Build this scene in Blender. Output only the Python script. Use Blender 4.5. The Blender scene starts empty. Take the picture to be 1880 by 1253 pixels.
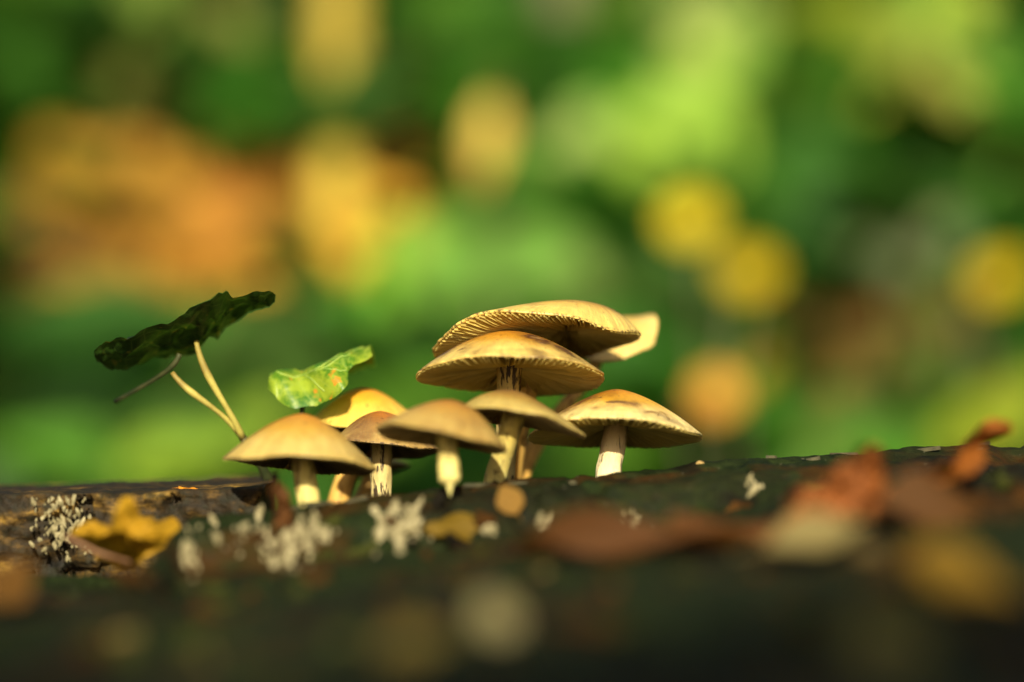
import bpy, math, random
import numpy as np
from mathutils import Vector, Matrix, Quaternion, Euler

random.seed(11)
rng = np.random.default_rng(11)
S = bpy.context.scene
COL = S.collection
R = math.radians

# ------------------------------------------------------------------ camera
LENS, PITCH, CAM_Z = 100.0, R(3.0), 0.36
W_PX, H_PX = 1880.0, 1253.0
F = LENS / 36.0 * W_PX
FOCUS = 0.597
cam = bpy.data.cameras.new('camera')
cam.lens = LENS
cam.sensor_width = 36.0
cam.clip_start = 0.02
cam.clip_end = 400.0
cam.dof.use_dof = True
cam.dof.focus_distance = FOCUS
cam.dof.aperture_fstop = 3.9
cam_o = bpy.data.objects.new('camera', cam)
COL.objects.link(cam_o)
cam_o.location = (0, 0, CAM_Z)
cam_o.rotation_euler = (R(90) + PITCH, 0, 0)
S.camera = cam_o

# ------------------------------------------------------------------ sky and sun
SUN_EL, SUN_AZ = R(24.0), R(1.0)          # low sun behind the photographer
U_SUN = Vector((-math.sin(SUN_AZ) * math.cos(SUN_EL), -math.cos(SUN_AZ) * math.cos(SUN_EL), math.sin(SUN_EL)))
world = bpy.data.worlds.new('World')
S.world = world
world.use_nodes = True
wn = world.node_tree
sky = wn.nodes.new('ShaderNodeTexSky')
sky.sky_type = 'NISHITA'
sky.sun_disc = False
sky.dust_density = 4.0
sky.sun_elevation = SUN_EL
sky.sun_rotation = math.atan2(U_SUN.x, U_SUN.y)
wn.links.new(sky.outputs[0], wn.nodes['Background'].inputs[0])
wn.nodes['Background'].inputs[1].default_value = 0.055
sun = bpy.data.lights.new('sun', 'SUN')
sun.energy = 5.0
sun.angle = R(0.5)
sun.color = (1.0, 0.90, 0.68)
sun_o = bpy.data.objects.new('sun', sun)
COL.objects.link(sun_o)
sun_o.rotation_euler = U_SUN.to_track_quat('Z', 'Y').to_euler()
sun_o.location = U_SUN * 20

S.view_settings.view_transform = 'Standard'
S.view_settings.look = 'None'
S.view_settings.gamma = 1.0
S.view_settings.use_curve_mapping = False
S.view_settings.exposure = 0.68
S.render.engine = 'CYCLES'
S.cycles.use_denoising = True
S.cycles.max_bounces = 8
S.cycles.transparent_max_bounces = 8
S.cycles.sample_clamp_indirect = 6.0

CAM = Vector((0, 0, CAM_Z))
FWD = Vector((0, math.cos(PITCH), math.sin(PITCH)))
UPV = Vector((0, -math.sin(PITCH), math.cos(PITCH)))
RGT = Vector((1, 0, 0))


def ray(px, py):
    return FWD + RGT * ((px - W_PX / 2) / F) + UPV * ((H_PX / 2 - py) / F)


def P(px, py, d):
    return CAM + ray(px, py) * d


# ------------------------------------------------------------------ noise
_perm = rng.random((256, 256))


def vnoise(x, y, seed=0):
    x = np.asarray(x, float) + seed * 17.31
    y = np.asarray(y, float) + seed * 9.77
    xi, yi = np.floor(x).astype(int), np.floor(y).astype(int)
    fx, fy = x - xi, y - yi
    fx, fy = fx * fx * (3 - 2 * fx), fy * fy * (3 - 2 * fy)
    g = lambda a, b: _perm[a % 256, b % 256]
    v = (g(xi, yi) * (1 - fx) + g(xi + 1, yi) * fx) * (1 - fy) + (g(xi, yi + 1) * (1 - fx) + g(xi + 1, yi + 1) * fx) * fy
    return v * 2 - 1


def fbm(x, y, octaves=4, seed=0):
    t, a = 0.0, 0.5
    for i in range(octaves):
        t = t + a * vnoise(np.asarray(x) * 2 ** i, np.asarray(y) * 2 ** i, seed + i * 3)
        a *= 0.5
    return t


def sstep(a, b, x):
    t = np.clip((np.asarray(x, float) - a) / (b - a), 0, 1)
    return t * t * (3 - 2 * t)


# ------------------------------------------------------------------ mesh helpers
def mesh_from(name, verts, faces, smooth=True, attrs=None):
    me = bpy.data.meshes.new(name)
    me.from_pydata([tuple(v) for v in verts], [], faces)
    if smooth:
        me.polygons.foreach_set('use_smooth', [True] * len(me.polygons))
    for k, vals in (attrs or {}).items():
        vals = np.asarray(vals, dtype=np.float32)
        if vals.ndim == 1:
            a = me.attributes.new(k, 'FLOAT', 'POINT')
            a.data.foreach_set('value', vals)
        else:
            a = me.attributes.new(k, 'FLOAT_COLOR', 'POINT')
            a.data.foreach_set('color', np.c_[vals, np.ones(len(vals))].astype(np.float32).ravel())
    me.update()
    return me


def obj(name, me, mat=None, parent=None, loc=None, rot=None):
    o = bpy.data.objects.new(name, me)
    COL.objects.link(o)
    if mat is not None and me is not None and not me.materials:
        me.materials.append(mat)
    if parent is not None:
        o.parent = parent
    if loc is not None:
        o.location = loc
    if rot is not None:
        o.rotation_mode = 'QUATERNION'
        o.rotation_quaternion = rot
    return o


def tag(o, label=None, cat=None, group=None, kind=None):
    if label: o['label'] = label
    if cat: o['category'] = cat
    if group: o['group'] = group
    if kind: o['kind'] = kind
    return o


def grid_faces(nr, nc, wrap=False, off=0):
    f = []
    for i in range(nr - 1):
        for j in range(nc if wrap else nc - 1):
            k = (j + 1) % nc
            f.append((off + i * nc + j, off + i * nc + k, off + (i + 1) * nc + k, off + (i + 1) * nc + j))
    return f


def tube(points, radii, seg=14, cap=True):
    pts = [Vector(p) for p in points]
    vs, along = [], []
    prev = None
    for i, p in enumerate(pts):
        t = (pts[min(i + 1, len(pts) - 1)] - pts[max(i - 1, 0)]).normalized()
        if prev is None:
            a = t.orthogonal().normalized()
        else:
            a = (prev - t * prev.dot(t)).normalized()
        prev = a
        b = t.cross(a)
        for j in range(seg):
            an = 2 * math.pi * j / seg
            vs.append(p + (a * math.cos(an) + b * math.sin(an)) * radii[i])
            along.append(i / (len(pts) - 1))
    fs = grid_faces(len(pts), seg, wrap=True)
    if cap:
        fs.append(tuple(range(seg))[::-1])
        fs.append(tuple(range((len(pts) - 1) * seg, len(pts) * seg)))
    return vs, fs, along


def bez(p0, p1, p2, p3, n):
    out = []
    for i in range(n):
        t = i / (n - 1)
        out.append(p0 * (1 - t) ** 3 + p1 * (3 * t * (1 - t) ** 2) + p2 * (3 * t * t * (1 - t)) + p3 * t ** 3)
    return out


# ------------------------------------------------------------------ material helpers
class NT:
    def __init__(s, name):
        s.m = bpy.data.materials.new(name)
        s.m.use_nodes = True
        s.t = s.m.node_tree
        s.b = s.t.nodes['Principled BSDF']
        s.out = s.t.nodes['Material Output']

    def n(s, typ, **kw):
        nd = s.t.nodes.new(typ)
        for k, v in kw.items():
            if k in nd.inputs.keys() if hasattr(nd.inputs, 'keys') else False:
                nd.inputs[k].default_value = v
            else:
                setattr(nd, k, v)
        return nd

    def l(s, a, b):
        s.t.links.new(a, b)

    def noise(s, scale, detail=4, rough=0.55, vec=None, stretch=None):
        nd = s.n('ShaderNodeTexNoise')
        nd.inputs['Scale'].default_value = scale
        nd.inputs['Detail'].default_value = detail
        nd.inputs['Roughness'].default_value = rough
        if vec is None:
            vec = s.n('ShaderNodeTexCoord').outputs['Object']
        if stretch:
            mp = s.n('ShaderNodeMapping')
            mp.inputs['Scale'].default_value = stretch
            s.l(vec, mp.inputs['Vector'])
            vec = mp.outputs[0]
        s.l(vec, nd.inputs['Vector'])
        return nd.outputs['Fac']

    def ramp(s, fac, stops):
        nd = s.n('ShaderNodeValToRGB')
        e = nd.color_ramp.elements
        while len(e) < len(stops):
            e.new(0.5)
        for i, (p, c) in enumerate(stops):
            e[i].position = p
            e[i].color = (c, c, c, 1) if isinstance(c, (int, float)) else (*c, 1)
        s.l(fac, nd.inputs[0])
        return nd.outputs[0]

    def mix(s, fac, a, b, mode='MIX'):
        nd = s.n('ShaderNodeMix', data_type='RGBA', blend_type=mode)
        for sock, v in ((nd.inputs[0], fac), (nd.inputs[6], a), (nd.inputs[7], b)):
            if hasattr(v, 'is_linked'):
                s.l(v, sock)
            elif isinstance(v, (int, float)):
                sock.default_value = v
            else:
                sock.default_value = (*v, 1)
        return nd.outputs[2]

    def math(s, op, a, b=0.0):
        nd = s.n('ShaderNodeMath', operation=op)
        for sock, v in ((nd.inputs[0], a), (nd.inputs[1], b)):
            if hasattr(v, 'is_linked'):
                s.l(v, sock)
            else:
                sock.default_value = v
        return nd.outputs[0]

    def attr(s, name, out='Fac'):
        nd = s.n('ShaderNodeAttribute', attribute_name=name)
        return nd.outputs[out]

    def bump(s, h, strength=0.4, dist=0.001):
        nd = s.n('ShaderNodeBump')
        nd.inputs['Strength'].default_value = strength
        nd.inputs['Distance'].default_value = dist
        s.l(h, nd.inputs['Height'])
        s.l(nd.outputs[0], s.b.inputs['Normal'])

    def base(s, c, rough=0.6, spec=0.4):
        if hasattr(c, 'is_linked'):
            s.l(c, s.b.inputs['Base Color'])
        else:
            s.b.inputs['Base Color'].default_value = (*c, 1)
        if hasattr(rough, 'is_linked'):
            s.l(rough, s.b.inputs['Roughness'])
        else:
            s.b.inputs['Roughness'].default_value = rough
        s.b.inputs['Specular IOR Level'].default_value = spec

    def sss(s, w, radius, scale):
        s.b.inputs['Subsurface Weight'].default_value = w
        s.b.inputs['Subsurface Radius'].default_value = radius
        s.b.inputs['Subsurface Scale'].default_value = scale

    def translucent(s, color, w):
        tr = s.n('ShaderNodeBsdfTranslucent')
        if hasattr(color, 'is_linked'):
            s.l(color, tr.inputs[0])
        else:
            tr.inputs[0].default_value = (*color, 1)
        mx = s.n('ShaderNodeMixShader')
        mx.inputs[0].default_value = w
        s.l(s.b.outputs[0], mx.inputs[1])
        s.l(tr.outputs[0], mx.inputs[2])
        s.l(mx.outputs[0], s.out.inputs['Surface'])


def mat_leaf_tinted(name, use_attr=False, trans=0.35, rough=0.55, spec=0.18):
    """leaf whose colour comes from the object's own colour (or a per-leaf attribute in joined masses)"""
    m = NT(name)
    if use_attr:
        c = m.attr('tint', 'Color')
    else:
        c = m.n('ShaderNodeObjectInfo').outputs['Color']
    nz = m.noise(60, 4)
    c2 = m.mix(m.ramp(nz, [(0.35, 0.0), (0.7, 0.55)]), c, m.mix(1.0, c, (0.62, 0.55, 0.4), 'MULTIPLY'))
    # paler midrib and side veins from the leaf's own coordinates
    m.base(c2, rough, spec)
    m.bump(m.noise(180, 3), 0.3, 0.001)
    m.translucent(m.mix(1.0, c2, (1.15, 1.05, 0.55), 'MULTIPLY'), trans)
    return m.m


M_LEAF = mat_leaf_tinted('leaf')
M_LEAF_MASS = mat_leaf_tinted('leaf_mass', True)
M_DEAD = mat_leaf_tinted('dead_leaf', False, 0.22, 0.6, 0.25)
M_DEAD_MASS = mat_leaf_tinted('dead_leaf_mass', True, 0.22, 0.6, 0.25)


def mat_plain(name, c1, c2, scale, rough=0.7, bump=0.5, stretch=None, spec=0.3, dist=0.002):
    m = NT(name)
    nz = m.noise(scale, 6, 0.6, stretch=stretch)
    m.base(m.ramp(nz, [(0.35, c1), (0.68, c2)]), rough, spec)
    m.bump(nz, bump, dist)
    return m.m


M_STALK = mat_plain('green_stalk', (0.10, 0.16, 0.03), (0.20, 0.22, 0.06), 120)
M_STEMWOOD = mat_plain('pale_bark', (0.32, 0.24, 0.03), (0.58, 0.44, 0.05), 30, stretch=(1, 1, 0.25))
M_GREYBARK = mat_plain('grey_bark', (0.10, 0.09, 0.05), (0.22, 0.19, 0.10), 30, stretch=(1, 1, 0.25))
M_SOIL = mat_plain('soil', (0.020, 0.016, 0.006), (0.060, 0.045, 0.018), 9, 0.9, 0.8)

# ------------------------------------------------------------------ ground: forest floor rising to a bank
def ground_z(x, y):
    x = np.asarray(x, float); y = np.asarray(y, float)
    rise = 0.30 * sstep(0.85, 1.5, y) + np.where(y > 1.35, 0.54 * (y - 1.35) * sstep(1.35, 1.75, y), 0.0)
    rise = np.where(rise > 1.1, 1.1 + (rise - 1.1) * 0.25, rise)
    rise = np.minimum(rise, 2.6)
    return rise + 0.035 * fbm(x * 3 + 5, y * 3, 4) * sstep(0.8, 1.2, y) + 0.02 * fbm(x * 2, y * 2, 3, 5)


gx = np.r_[-60, -30, -15, -8, np.linspace(-5, 5, 101), 8, 15, 30, 60]
gy = np.r_[-60, -30, -15, -8, np.linspace(-4, 0.6, 24), np.linspace(0.65, 3.6, 90), np.linspace(3.8, 9, 20), 15, 30, 60, 120]
GX, GY = np.meshgrid(gx, gy)
GZ = ground_z(GX, GY)
g_me = mesh_from('ground', np.c_[GX.ravel(), GY.ravel(), GZ.ravel()], grid_faces(len(gy), len(gx)))
tag(obj('ground', g_me, M_SOIL), 'dark forest soil rising to a bank behind the stump', 'ground', kind='structure')


def hit_ground(px, py, lift=0.0):
    d = ray(px, py)
    t = 0.9
    while t < 6:
        q = CAM + d * t
        if q.z < float(ground_z(q.x, q.y)) + lift:
            return q, t
        t += 0.01
    return CAM + d * 4, 4.0


# ------------------------------------------------------------------ stump with a tilted, weathered top
RIDGE_PX = [-900, -300, 330, 440, 560, 640, 700, 820, 900, 1050, 1200, 1350, 1500, 1700, 1880, 2300, 3000]
RIDGE_PY = [975, 962, 950, 945, 930, 916, 907, 895, 882, 870, 857, 844, 832, 819, 813, 803, 795]


def ridge_y(x):
    return np.interp(x, [-0.2, -0.065, 0.087, 0.2], [0.556, 0.562, 0.600, 0.612])


def ridge_z(x):
    yr = ridge_y(x)
    px = W_PX / 2 + np.asarray(x) / yr * F
    py = np.interp(px, RIDGE_PX, RIDGE_PY)
    return CAM_Z + yr * ((H_PX / 2 - py) / F + math.tan(PITCH)) * 1.0


def stump_z(x, y, fine=True):
    x = np.asarray(x, float); y = np.asarray(y, float)
    yr, zr = ridge_y(x), ridge_z(x)
    f = np.clip(yr - y, 0, None)
    b = np.clip(y - yr, 0, None)
    wob = 0.004 * vnoise(x * 45, x * 0 + 3.3, 61) + 0.0015 * vnoise(x * 190, x * 0 + 1.3, 62)
    lip = (1 - sstep(0.035, 0.075, x)) * sstep(-0.066, -0.060, x)
    z = zr - (0.075 + 0.035 * (1 - lip)) * f - 0.0075 * lip * sstep(0.019, 0.027, f + wob) - 0.0016 * (1 - np.exp(-f / 0.005)) - 0.14 * b - 1.5 * b * b - 25 * np.clip(b - 0.06, 0, None) ** 2
    left = 1 - sstep(-0.0705, -0.0635, x + 0.0015 * vnoise(y * 160, x * 20, 3))
    z = z - 0.011 * left * (0.35 + 0.65 * sstep(0.47, 0.56, y))
    z = z - 30 * np.clip(0.20 - y, 0, None) ** 2
    if fine:
        damp = 1 - 0.55 * np.exp(-((y - yr) / 0.004) ** 2)
        z = z + (0.0020 * fbm(x * 22, y * 46, 4, 2) + 0.0011 * fbm(x * 90, y * 260, 4, 7)) * damp
        crack = np.abs(vnoise(x * 70 + 2.2 * vnoise(x * 30, y * 30, 31), y * 18, 12))
        z = z - 0.0022 * (1 - sstep(0.0, 0.10, crack)) * damp
        z = z + 0.0007 * fbm(x * 240, y * 300, 4, 9)
        z = z - 0.0016 * sstep(0.35, 0.6, vnoise(x * 130, y * 110, 77)) * damp
    return z


nu, nv = 560, 360
uu = np.linspace(-1, 1, nu)
uu = 0.30 * uu + 0.70 * uu ** 5 * 1.0
vv = np.linspace(0, 1, nv)
vv = np.interp(vv, [0, 0.35, 0.85, 1], [-1, 0.28, 0.80, 1])
U, V = np.meshgrid(uu, vv)
A_, B_, YC = 0.46, 0.285, 0.405
SX = A_ * U * np.sqrt(1 - V ** 2 * 0.42)
SY = YC + B_ * V * np.sqrt(1 - U ** 2 * 0.42)
SZ = stump_z(SX, SY)
edge = np.maximum(np.abs(U), np.abs(V))
SZ = SZ - 0.02 * sstep(0.93, 1.0, edge)
verts = np.c_[SX.ravel(), SY.ravel(), SZ.ravel()].tolist()
faces = grid_faces(nv, nu)
loop = [j for j in range(0, nu, 4)] + [i * nu + nu - 1 for i in range(4, nv, 4)] + \
       [(nv - 1) * nu + j for j in range(nu - 5, -1, -4)] + [i * nu for i in range(nv - 5, 3, -4)]
loop_xyz = np.array([verts[k] for k in loop])
ring0 = len(verts)
nring = 12
for k in range(nring):
    t = k / (nring - 1)
    for q, (x, y, z) in enumerate(loop_xyz):
        out = 1.0 + 0.10 * t ** 2.5 + 0.02 * float(vnoise(q * 0.35, t * 3, 4)) * min(1, 5 * t)
        gz = 0.0
        verts.append([x * out, YC + (y - YC) * (1.0 + 0.12 * t ** 2.5 + 0.02 * float(vnoise(q * 0.35, t * 3, 4)) * min(1, 5 * t)), (z - 0.0006) * (1 - t) + (gz - 0.05) * t])
nl = len(loop)
faces += [tuple(reversed(f)) for f in grid_faces(nring, nl, wrap=True, off=ring0)]

m = NT('rotting_wood')
n_big = m.noise(17, 5, 0.6)
n_grain = m.noise(60, 6, 0.65, stretch=(1.0, 4.0, 4.0))
n_fine = m.noise(420, 4, 0.6)
wood = m.ramp(n_grain, [(0.30, (0.003, 0.002, 0.001)), (0.55, (0.010, 0.008, 0.003)), (0.78, (0.040, 0.026, 0.009))])
moss = m.ramp(n_fine, [(0.3, (0.004, 0.009, 0.0015)), (0.7, (0.016, 0.026, 0.005))])
c = m.mix(m.ramp(n_big, [(0.36, 0.0), (0.54, 0.9)]), wood, moss)
n_rust = m.noise(38, 4, 0.6, stretch=(1, 1.3, 1))
c = m.mix(m.ramp(n_rust, [(0.55, 0.0), (0.65, 0.75)]), c, (0.040, 0.016, 0.002))
c = m.mix(m.ramp(m.noise(75, 4, 0.6), [(0.58, 0.0), (0.66, 0.8)]), c, (0.004, 0.003, 0.001))
n_speck = m.noise(620, 2, 0.5)
c = m.mix(m.ramp(n_speck, [(0.70, 0.0), (0.78, 0.6)]), c, (0.22, 0.20, 0.13))
m.base(c, m.ramp(n_fine, [(0.3, 0.6), (0.7, 0.9)]), 0.12)
m.bump(m.math('ADD', n_grain, n_fine), 0.6, 0.0012)
M_WOOD = m.m
stump = obj('tree_stump', mesh_from('tree_stump', verts, faces), M_WOOD)
tag(stump, 'dark rotting mossy stump with a tilted cut top carrying the mushrooms', 'stump')


def hit_stump(px, py, fine=False):
    """where the ray of a pixel meets the stump top (position, depth)"""
    d = ray(px, py)
    ts = np.arange(0.24, 0.70, 0.0008)
    zs = stump_z(d.x * ts, d.y * ts, False) + (0.0008 if fine else 0)
    under = np.nonzero(CAM_Z + d.z * ts < zs)[0]
    t = float(ts[under[0]]) if len(under) else 0.6
    return CAM + d * t, t


# raised slab of broken wood on the left of the stump
def build_slab():
    n = 260
    xs_px = np.linspace(-520, 488, n)
    prof = 44
    V_, vrow = [], []
    for i, px in enumerate(xs_px):
        fr = P(px, np.interp(px, [-520, 0, 270, 488], [930, 907, 903, 896]), 0.587)
        bk = P(px, np.interp(px, [-520, 0, 250, 488], [905, 888, 880, 867]), 0.640)
        bot_z = CAM_Z - 0.020
        endt = max(0.0, (px - 470) / 18.0)
        for k in range(prof):
            t = k / (prof - 1)
            if t < 0.45:
                s = t / 0.45
                p = Vector((fr.x, fr.y - 0.0005 + 0.004 * (1 - s) * math.sin(px * 0.021), bot_z + (fr.z - bot_z) * s))
                rough = 0.0026
            elif t < 0.8:
                s = (t - 0.45) / 0.35
                p = fr.lerp(bk, s)
                p.x = fr.x
                rough = 0.0005
            else:
                s = (t - 0.8) / 0.2
                p = Vector((fr.x, bk.y + 0.01 * s, bk.z + (bot_z - bk.z) * s))
                rough = 0.001
            nz = float(fbm(px * 0.03, t * 22 + 3, 4, 21))
            nz2 = float(fbm(px * 0.16, t * 60, 3, 24))
            chip = -0.004 if (float(vnoise(px * 0.018, t * 9, 33)) > 0.45 and t < 0.42) else 0.0
            if t < 0.45:
                p.y -= rough * nz * 1.6 + 0.0006 * nz2 + chip
            else:
                p.z += rough * nz + 0.0002 * nz2
            p.x += 0.002 * endt * float(vnoise(t * 14, 0, 35)) - 0.0015 * endt
            V_.append(p)
    F_ = [tuple(reversed(f)) for f in grid_faces(n, prof)]
    for e in (0, n - 1):
        idx = [e * prof + k for k in range(prof)]
        F_.append(tuple(idx) if e else tuple(reversed(idx)))
    mm = NT('broken_wood')
    a = mm.noise(90, 6, 0.65, stretch=(1, 1, 2.2))
    b = mm.noise(330, 4, 0.6)
    cc = mm.ramp(a, [(0.34, (0.005, 0.004, 0.002)), (0.50, (0.024, 0.014, 0.003)), (0.58, (0.090, 0.050, 0.009)), (0.70, (0.30, 0.18, 0.03))])
    cc = mm.mix(mm.ramp(b, [(0.47, 0.0), (0.65, 0.8)]), cc, (0.012, 0.012, 0.004))
    mm.base(cc, 0.75, 0.3)
    mm.bump(mm.math('ADD', a, b), 0.8, 0.0012)
    o = obj('bark_slab', mesh_from('bark_slab', V_, F_), mm.m, stump)
    o['label'] = 'raised brown slab of broken wood with a crumbling front edge'
    return o


build_slab()

# flakes and splinters lying proud along the crest
M_FLAKE = mat_plain('wood_flake', (0.02, 0.02, 0.01), (0.085, 0.075, 0.035), 300, 0.8, 0.6, dist=0.0005)
for k in range(14):
    px = random.choice([random.uniform(1130, 1860), random.uniform(560, 1130), random.uniform(1300, 1870)])
    x0 = (px - 940) / F * 0.6
    y0 = float(ridge_y(x0)) - random.uniform(-0.001, 0.004)
    L, Wd, Th = random.uniform(0.002, 0.007), random.uniform(0.0007, 0.0018), random.uniform(0.0002, 0.0004)
    vs = []
    for a, b in ((-1, -.5), (-.3, -1), (.6, -.8), (1, -.1), (.5, .9), (-.6, .8)):
        vs.append((a * L / 2 * random.uniform(.8, 1.1), b * Wd / 2, Th * random.uniform(.6, 1.3)))
    vs += [(v[0] * 1.03, v[1] * 1.05, -Th) for v in vs]
    fs = [(0, 1, 2, 3, 4, 5), (11, 10, 9, 8, 7, 6)] + [(i, i + 6, (i + 1) % 6 + 6, (i + 1) % 6) for i in range(6)]
    q = Euler((random.uniform(-.25, .25), random.uniform(-.15, .15) - 0.07, random.uniform(-.5, .5))).to_quaternion()
    obj('wood_flake', mesh_from('wood_flake', vs, fs, False), M_FLAKE, stump, (x0, y0, float(stump_z(x0, y0)) + 0.0002), q)

# crumbs of bark and leaf strewn over the stump top
CR = [mat_plain('bark_crumb_%s' % n_, a, b, 300, 0.9, 0.5, spec=0.1, dist=0.0005) for n_, a, b in (
    ('brown', (0.02, 0.009, 0.002), (0.075, 0.032, 0.006)), ('olive', (0.015, 0.02, 0.004), (0.05, 0.055, 0.010)), ('tan', (0.07, 0.045, 0.015), (0.16, 0.11, 0.04)), ('black', (0.004, 0.003, 0.002), (0.012, 0.010, 0.005)))]
for k in range(190):
    px, py = random.uniform(-60, 1940), random.uniform(860, 1240)
    q, t = hit_stump(px, py)
    if t < 0.3 or t > 0.562 or q.x < -0.066 or py < np.interp(px, RIDGE_PX, RIDGE_PY) + 14: continue
    L = random.uniform(0.0012, 0.0045)
    vs = [Vector((math.cos(a) * random.uniform(.6, 1.2), math.sin(a) * random.uniform(.3, .8), random.uniform(-.1, .35))) * L for a in (0, .9, 1.9, 3.1, 4.2, 5.3)]
    vs += [Vector((v.x * .8, v.y * .8, v.z - .45 * L)) for v in vs]
    fs = [(0, 1, 2, 3, 4, 5), (11, 10, 9, 8, 7, 6)] + [(i, i + 6, (i + 1) % 6 + 6, (i + 1) % 6) for i in range(6)]
    obj('bark_crumb', mesh_from('bark_crumb', vs, fs, False), random.choice(CR[:1] * 4 + CR[1:2] * 4 + CR[2:3] + CR[3:] * 5), stump, q + Vector((0, 0, .1 * L)),
        Euler((random.uniform(-.6, .6), random.uniform(-.6, .6), random.uniform(0, 6))).to_quaternion())

# ------------------------------------------------------------------ mushrooms
def mat_cap(name, centre, mid, rim, stain, stain_amt, seed, rim_dark=0.0):
    m = NT(name)
    rad = m.attr('rad')
    co = m.n('ShaderNodeTexCoord').outputs['Object']
    mp = m.n('ShaderNodeMapping')
    mp.inputs['Location'].default_value = (seed * 0.13, seed * 0.07, seed * 0.05)
    m.l(co, mp.inputs['Vector'])
    v = mp.outputs[0]
    nz = m.noise(150, 5, 0.6, v)
    radn = m.math('ADD', rad, m.math('MULTIPLY', m.math('SUBTRACT', nz, 0.5), 0.30))
    c = m.ramp(radn, [(0.14, centre), (0.54, mid), (0.84, rim), (1.0, rim)])
    n2 = m.noise(95, 5, 0.62, v)
    c = m.mix(m.ramp(n2, [(0.55 - 0.06 * stain_amt, 0.0), (0.64 - 0.03 * stain_amt, min(0.9, stain_amt) * 0.6), (0.70, min(0.9, stain_amt))]), c, stain)
    n3 = m.noise(900, 2, 0.5, v)
    c = m.mix(m.ramp(n3, [(0.66, 0.0), (0.72, 0.75)]), c, (0.13, 0.06, 0.02))
    n4 = m.noise(480, 3, 0.6, v)
    fib = m.noise(26, 4, 0.6, m.attr('polar', 'Vector'), stretch=(1, 1, 0.07))
    c = m.mix(m.math('MULTIPLY', m.ramp(fib, [(0.42, 0.26), (0.58, 0.0)]), m.ramp(rad, [(0.25, 0.2), (0.9, 1.0)])), c, m.mix(1.0, c, (0.66, 0.55, 0.42), 'MULTIPLY'))
    sfac = m.math('MINIMUM', m.math('MULTIPLY', m.math('MULTIPLY', m.attr('stain'), 1.7), m.ramp(m.noise(300, 5, 0.75, v), [(0.38, 0.25), (0.60, 1.0)])), 0.92)
    c = m.mix(sfac, c, stain)
    c = m.mix(m.ramp(n4, [(0.35, 0.22), (0.6, 0.0)]), c, m.mix(1.0, c, (0.70, 0.58, 0.42), 'MULTIPLY'))
    if rim_dark:
        e = m.math('MULTIPLY', m.ramp(rad, [(0.980, 0.0), (0.996, 1.0)]), m.ramp(m.noise(1500, 3, 0.6, v), [(0.47, 0.0), (0.56, rim_dark)]))
        c = m.mix(e, c, (0.05, 0.028, 0.012))
    m.base(c, m.ramp(nz, [(0.3, 0.30), (0.7, 0.58)]), 0.45)
    m.sss(0.16, (1.0, 0.55, 0.16), 0.0016)
    m.bump(m.math('ADD', m.math('ADD', n4, m.math('MULTIPLY', nz, 0.8)), m.math('MULTIPLY', fib, 1.2)), 0.45, 0.0006)
    return m.m


def mat_gills(name, a, b):
    m = NT(name)
    nz = m.noise(260, 3)
    sh = m.attr('shade')
    m.base(m.mix(1.0, m.ramp(nz, [(0.3, a), (0.7, b)]), m.ramp(sh, [(0.0, (0.0, 0.0, 0.0)), (1.0, (1.0, 1.0, 1.0))]), 'MULTIPLY'), 0.7, 0.2)
    m.translucent(b, 0.42)
    return m.m


def mat_stem(name, top, low, dark, dark_amt, seed):
    m = NT(name)
    al = m.attr('along')
    co = m.n('ShaderNodeTexCoord').outputs['Object']
    mp = m.n('ShaderNodeMapping')
    mp.inputs['Location'].default_value = (seed * 0.11, seed * 0.05, 0)
    m.l(co, mp.inputs['Vector'])
    fib = m.noise(620, 4, 0.65, mp.outputs[0], stretch=(1, 1, 0.13))
    blot = m.noise(240, 3, 0.6, mp.outputs[0])
    c = m.ramp(al, [(0.15, top), (0.85, low)])
    c = m.mix(m.ramp(fib, [(0.40, 0.35), (0.6, 0.0)]), c, m.mix(1.0, c, (0.6, 0.5, 0.3), 'MULTIPLY'))
    k = 0.045 if dark_amt >= 1 else 0.0
    streak = m.math('MULTIPLY', m.ramp(fib, [(0.53 - k, 0.0), (0.585 - k, 1.0)]), m.ramp(blot, [(0.40 - 2 * k, 0.0), (0.52 - 2 * k, dark_amt)]))
    c = m.mix(streak, c, dark)
    m.base(c, 0.6, 0.3)
    m.sss(0.30, (1.0, 0.7, 0.25), 0.002)
    m.bump(fib, 0.55, 0.0005)
    return m.m


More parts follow.
